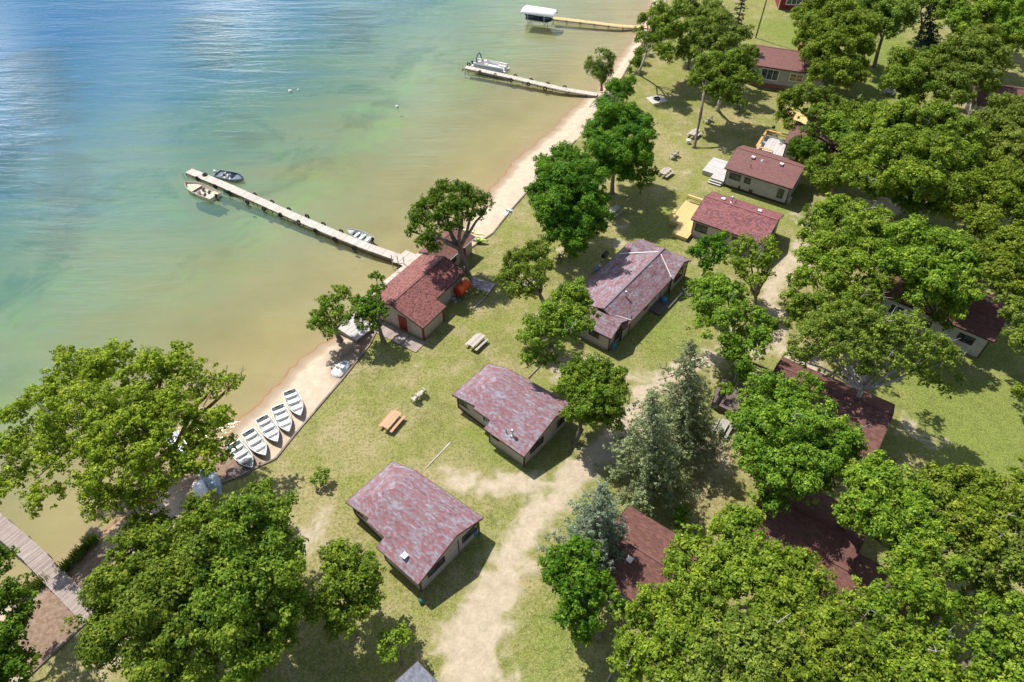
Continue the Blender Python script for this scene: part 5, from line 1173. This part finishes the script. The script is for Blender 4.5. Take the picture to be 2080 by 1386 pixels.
T('maple covering the far right end of the grey lap-sided cottage', [(1690,335,30,5.8),(1650,345,22,5.4),(1715,360,28,5.8),(1680,365,28,4.8),(1725,330,24,6.5)], (1690,400), 'mapleb', 'bark', .26, 1., .26, 'maple_tree')
T('vast bright oak in the middle of the right-hand wood', [(1790,250,44,10),(1840,255,50,11),(1890,260,48,11),(1940,280,44,10.5),(1770,300,46,10),(1825,310,54,11.5),(1885,320,54,11.5),(1945,330,44,10.5),(1800,360,46,10),(1860,375,48,10.5),(1920,380,42,9.5),(1750,350,34,8.5),(1980,300,34,9)], (1850,420), 'oak', 'bark_pale', .28, 1., .5, 'oak_tree', bare=5)
T('dark green oak shading the sandy drive at the upper right', [(1820,385,32,7.5),(1870,400,32,7),(1770,380,28,7),(1900,420,24,6.5),(1850,420,24,5.5)], (1885,450), 'maple', 'bark', .27, .95, .3, 'oak_tree')
T('dark oak at the right edge beside the shaded roof', [(2040,230,40,9),(2075,260,44,9.5),(2030,290,42,9.5),(2070,320,44,9.5),(2010,250,30,8.5)], None, 'oak2', 'bark', .28, 1., .34, 'oak_tree')
T('oak on the right edge, below the dark one by the shaded roof', [(2010,355,42,9.5),(2060,380,46,10),(1980,390,40,9.5),(2030,420,44,9.5),(2080,430,40,9.5),(1960,420,34,8.5)], None, 'oak', 'bark', .28, 1., .34, 'oak_tree')
T('oak filling the right edge level with the pale house', [(2030,480,46,10),(2075,510,48,10),(2000,520,40,9.5),(2050,560,44,9.5),(1985,460,32,9),(2085,590,36,9)], None, 'oak', 'bark', .28, 1., .34, 'oak_tree')
T('tall oak on the right edge beside the end of the pale house', [(2070,640,32,8.5),(2085,690,34,8),(2050,610,24,8.5)], (2095,770), 'oak2', 'bark', .26, 1., .32, 'oak_tree')
# --- centre right
T('small dark oak at the near side of the speckled roof cottage', [(1440,510,28,4.6),(1415,515,18,4.4),(1462,490,22,5),(1430,540,18,3.6),(1470,520,20,4.5)], (1428,560), 'maple', 'bark', .24, 1., .18, 'oak_tree')
T('open oak with visible limbs in front of the speckled roof cottage', [(1520,500,24,7),(1560,500,20,7),(1545,530,22,6.8),(1500,540,22,6.2),(1575,515,12,7),(1530,570,22,5.8),(1495,510,18,6.4),(1560,560,14,5.6)], (1532,640), 'oak', 'bark', .24, .75, .24, 'oak_tree', .35, 5)
T('wide maple whose crown fills the ground right of the lodge', [(1440,590,36,7.5),(1480,610,36,8.5),(1430,640,34,7.5),(1475,665,40,8.5),(1520,640,34,8.5),(1540,690,34,7.5),(1500,720,36,7),(1560,660,20,7.5),(1405,600,14,6.5),(1510,760,28,5.2),(1480,790,18,4)], (1490,720), 'mapleb', 'bark_pale', .25, 1., .36, 'maple_tree', bare=5)
T('wide oak right of the sandy lane with reddish new growth', [(1680,440,40,9),(1720,430,38,9.5),(1650,470,32,8),(1700,490,46,9.5),(1750,470,40,9.5),(1650,520,32,8),(1720,540,44,9),(1770,520,36,9),(1640,570,34,7.5),(1700,590,38,8),(1780,440,26,9),(1610,600,20,6.5)], (1700,560), 'oak', 'bark_pale', .26, 1., .42, 'oak_tree', bare=9)
T('large oak behind the pale house at the right', [(1830,490,42,9.5),(1880,480,44,10),(1925,500,42,10),(1960,540,36,9.5),(1850,540,46,10),(1905,560,46,10),(1950,590,36,9),(1800,540,30,9),(1870,600,34,8),(1930,620,30,7.5)], (1900,640), 'oak', 'bark', .27, 1., .42, 'oak_tree')
T('leafy oak hiding the left end of the pale house', [(1640,620,32,8),(1690,640,34,8.5),(1740,620,34,8.5),(1610,640,24,7),(1770,590,30,8.5),(1790,570,22,8.5)], (1720,700), 'mapleb', 'bark', .25, .95, .32, 'oak_tree', bare=3)
T('oak in front of the pale house with a straight pale trunk', [(1885,570,24,8),(1850,560,20,8),(1915,590,20,8),(1905,650,16,4.5),(1840,600,20,6.5),(1925,665,14,4)], (1893,668), 'mapleb', 'bark', .25, .9, .2, 'oak_tree')
T('airy wide-spreading oak with pale limbs above the picnic table', [(1640,690,38,9),(1690,665,40,10),(1740,660,40,10.5),(1795,670,42,10.5),(1845,690,42,10.5),(1890,715,38,10),(1925,730,28,9.5),(1620,720,26,8),(1700,710,36,9.5),(1820,730,36,9.5),(1870,755,26,8.5),(1760,700,34,10),(1770,750,26,8.5),(1925,795,18,7),(1895,775,16,7.5),(1665,650,24,9),(1850,650,24,10),(1945,770,14,8)], (1712,862), 'oak2', 'bark_pale', .22, .8, .3, 'oak_tree', .5, 10, rcs=.8)
T('big oak covering most of the brown-red house with the dark deck', [(1560,810,50,9),(1620,800,46,9.5),(1530,860,48,8.5),(1590,870,60,10),(1650,860,50,10),(1700,880,44,9),(1540,920,48,8),(1610,940,56,9),(1670,930,48,9),(1720,920,34,8),(1580,990,44,7),(1650,985,40,7),(1570,1020,26,5.5)], (1620,960), 'mapleb', 'bark', .24, .9, .45, 'oak_tree', bare=7)
T('round bright tree by the dirt lane touching the second cabin', [(1195,760,40,6.5),(1230,770,36,6.5),(1165,790,36,6),(1210,810,44,6.5),(1245,810,30,6),(1180,840,34,5),(1225,850,34,5),(1165,755,24,6.5)], (1168,900), 'mapleb', 'bark', .23, 1.05, .26, 'ash_tree')
conifer('tall grey-green spruce beside the lane, taller of the pair', (1405,690), (1385,905), 14.5, 5.3, 'spruce', .17, 28, .6, 1.15)
conifer('broad grey-green spruce in front of its taller neighbour', (1325,795), (1325,1000), 13.5, 5.4, 'spruce', .17, 28, .6, 1.2)
conifer('blue-green spruce leaning over the small cabin roof', (1222,985), (1205,1160), 11.0, 4.3, 'bluespruce', .16, 24, .2, 1.3)
T('small dark round bush in the shade near the small cabin roof', [(1387,1043,19,1.6),(1380,1058,12,1.3)], (1385,1068), 'maple', 'bark', .2, 1., .06, 'shrub', cat='shrub')
T('dark oak at the foot of the blue-green spruce', [(1150,1150,42,6.5),(1180,1130,38,7),(1130,1180,30,6),(1190,1190,46,7),(1170,1240,44,5.5),(1230,1220,38,6),(1190,1275,30,4),(1232,1180,24,6.5)], (1215,1290), 'maple', 'bark', .24, 1., .3, 'oak_tree')
# --- lower right wood
T('oak at the left front of the lower right wood beside the small cabin', [(1385,1140,30,8),(1410,1105,38,8.5),(1335,1215,34,8),(1390,1180,46,9),(1440,1150,44,9),(1340,1240,50,8.5),(1410,1230,52,9.5)], (1370,1250), 'oak', 'bark', .25, 1., .36, 'oak_tree')
T('oak with grey limbs showing near the bottom middle', [(1290,1260,36,8),(1290,1310,40,7.5),(1330,1340,48,8),(1270,1360,34,7),(1380,1310,48,9),(1350,1390,50,8)], (1400,1360), 'oak', 'bark_pale', .24, .95, .34, 'oak_tree', bare=5)
T('oak just right of the small cabin with raised rounded top', [(1480,1080,36,8.5),(1520,1070,34,8.5),(1500,1120,42,9),(1550,1140,46,9.5),(1460,1190,44,9),(1520,1190,50,9.5),(1485,1045,20,8)], None, 'oak', 'bark', .25, 1., .36, 'oak_tree')
T('oak below the dark shaded roof, centre of the lower right wood', [(1600,1150,44,9),(1650,1170,46,9.5),(1590,1210,50,10),(1650,1240,50,10),(1695,1225,30,9),(1560,1260,46,9.5)], None, 'oak', 'bark', .25, 1., .38, 'oak_tree')
T('oak at the bottom edge, directly below the middle of the wood', [(1450,1280,50,9.5),(1510,1280,52,10),(1460,1340,54,9.5),(1530,1350,56,10),(1580,1310,46,10),(1420,1390,44,9),(1500,1400,50,9)], None, 'oak2', 'bark', .25, 1., .38, 'oak_tree', bare=3)
T('oak at the bottom edge with a dark hollow at its left', [(1640,1300,54,10),(1700,1280,50,10),(1650,1360,56,10),(1720,1350,54,10),(1600,1380,46,9.5),(1690,1400,50,9.5)], None, 'oak', 'bark', .25, 1., .38, 'oak_tree')
T('bright oak above and right of the dark shaded roof', [(1745,985,44,9),(1790,975,46,9.5),(1840,1000,50,10),(1730,1040,36,8.5),(1790,1040,52,10),(1850,1070,52,10),(1815,1085,34,9),(1745,1058,24,8.5)], None, 'oak', 'bark', .25, 1., .4, 'oak_tree')
T('oak bordering the open green lawn at the right', [(1900,985,46,9.5),(1950,1000,48,10),(2000,1005,46,10),(1920,1050,50,10),(1980,1070,54,10.5),(2035,1050,48,10)], None, 'oak', 'bark', .25, 1., .4, 'oak_tree', bare=3)
T('oak in the wood between the shaded roof and the small clearing', [(1860,1140,50,9.5),(1910,1130,50,10),(1830,1200,44,9.5),(1880,1210,54,10),(1760,1225,42,9.5),(1800,1250,46,9),(1840,1150,36,9)], None, 'oak', 'bark', .25, 1., .4, 'oak_tree')
T('oak on the right edge above the small clearing', [(2060,1110,48,10),(2010,1130,48,9.5),(2070,1170,50,10),(1980,1150,40,9.5),(2080,1030,40,10),(2000,1185,36,8.5)], None, 'oak2', 'bark', .25, 1., .38, 'oak_tree')
T('oak in the bottom right corner', [(2040,1270,46,9.5),(2080,1310,50,9.5),(2030,1330,50,9),(2075,1240,36,9.5),(2060,1390,54,9),(2005,1380,44,8)], None, 'oak', 'bark', .25, 1., .38, 'oak_tree')
T('oak at the bottom edge left of the corner oak', [(1780,1310,48,9.5),(1830,1300,48,9.5),(1880,1320,50,9.5),(1800,1370,54,9.5),(1870,1385,54,9.5),(1930,1370,50,9),(1760,1390,44,9),(1910,1300,34,8.5)], None, 'oak', 'bark', .25, 1., .38, 'oak_tree', bare=3)
T('lone leafy branchy oak over the small clearing at lower right', [(1900,1250,34,8),(1945,1240,30,7.5),(1960,1220,24,8)], None, 'mapleb', 'bark', .25, .9, .28, 'oak_tree')
T('oak at the right edge over the green lawn', [(2085,800,22,7),(2088,960,30,8.5),(2090,990,30,8)], (2110,1010), 'oak', 'bark', .25, .9, .26, 'oak_tree')
T('small dark shrub beside the bin at the back of the grey cottage', [(1635,428,8,.7),(1642,424,6,.6)], (1637,432), 'maple', 'bark', .18, 1., .04, 'shrub', cat='shrub')
# garden plants beside the orange tank
SEED[0] += 1
for i, (u, v, k, lb) in enumerate(((965,597,'mapleb','largest leafy plant in the garden bed below the tank'), (953,604,'reed','pale leafy plant at the left of the garden bed'), (976,590,'oak','yellowish plant beside the patio corner'), (947,566,'willow','bushy plant behind the tank'), (984,598,'mapleb','low plant at the right tip of the garden bed'), (975,572,'spruce','grey-green plant growing on the patio'))):
    T(lb, [(u, v, 6-i*.4, .35), (u+6, v+2, 4, .3)], (u+1, v+3), k, 'bark', .14, .8, .03, 'garden_plant', cat='plant')
# reeds along the lower left shore
rg = np.random.default_rng(7); pts = []
for (u0, v0, u1, v1, n) in ((125,1165,195,1095,150), (45,1210,100,1178,90)):
    for i in range(n):
        t = rg.random(); p = at(u0+(u1-u0)*t+rg.normal()*4, v0+(v1-v0)*t+rg.normal()*3, -.7); pts.append((p.x, p.y, -.7))
V = []
for (x, y, z) in pts:
    for k in range(7):
        a = rg.random()*6.28; h = rg.uniform(.35, .8); l = rg.uniform(.1, .35); w_ = .035; dx, dy = math.cos(a), math.sin(a); jx, jy = rg.normal(size=2)*.12
        V += [(x+jx-dy*w_, y+jy+dx*w_, z), (x+jx+dy*w_, y+jy-dx*w_, z), (x+jx+dx*l+dy*w_*.6, y+jy+dy*l-dx*w_*.6, z+h), (x+jx+dx*l-dy*w_*.6, y+jy+dy*l+dx*w_*.6, z+h)]
V = np.array(V); n = len(V)//4; tag(npmesh('reeds', V, np.arange(4*n).reshape(-1, 4), 'reed', None, rg.random(n), False), kind='stuff')
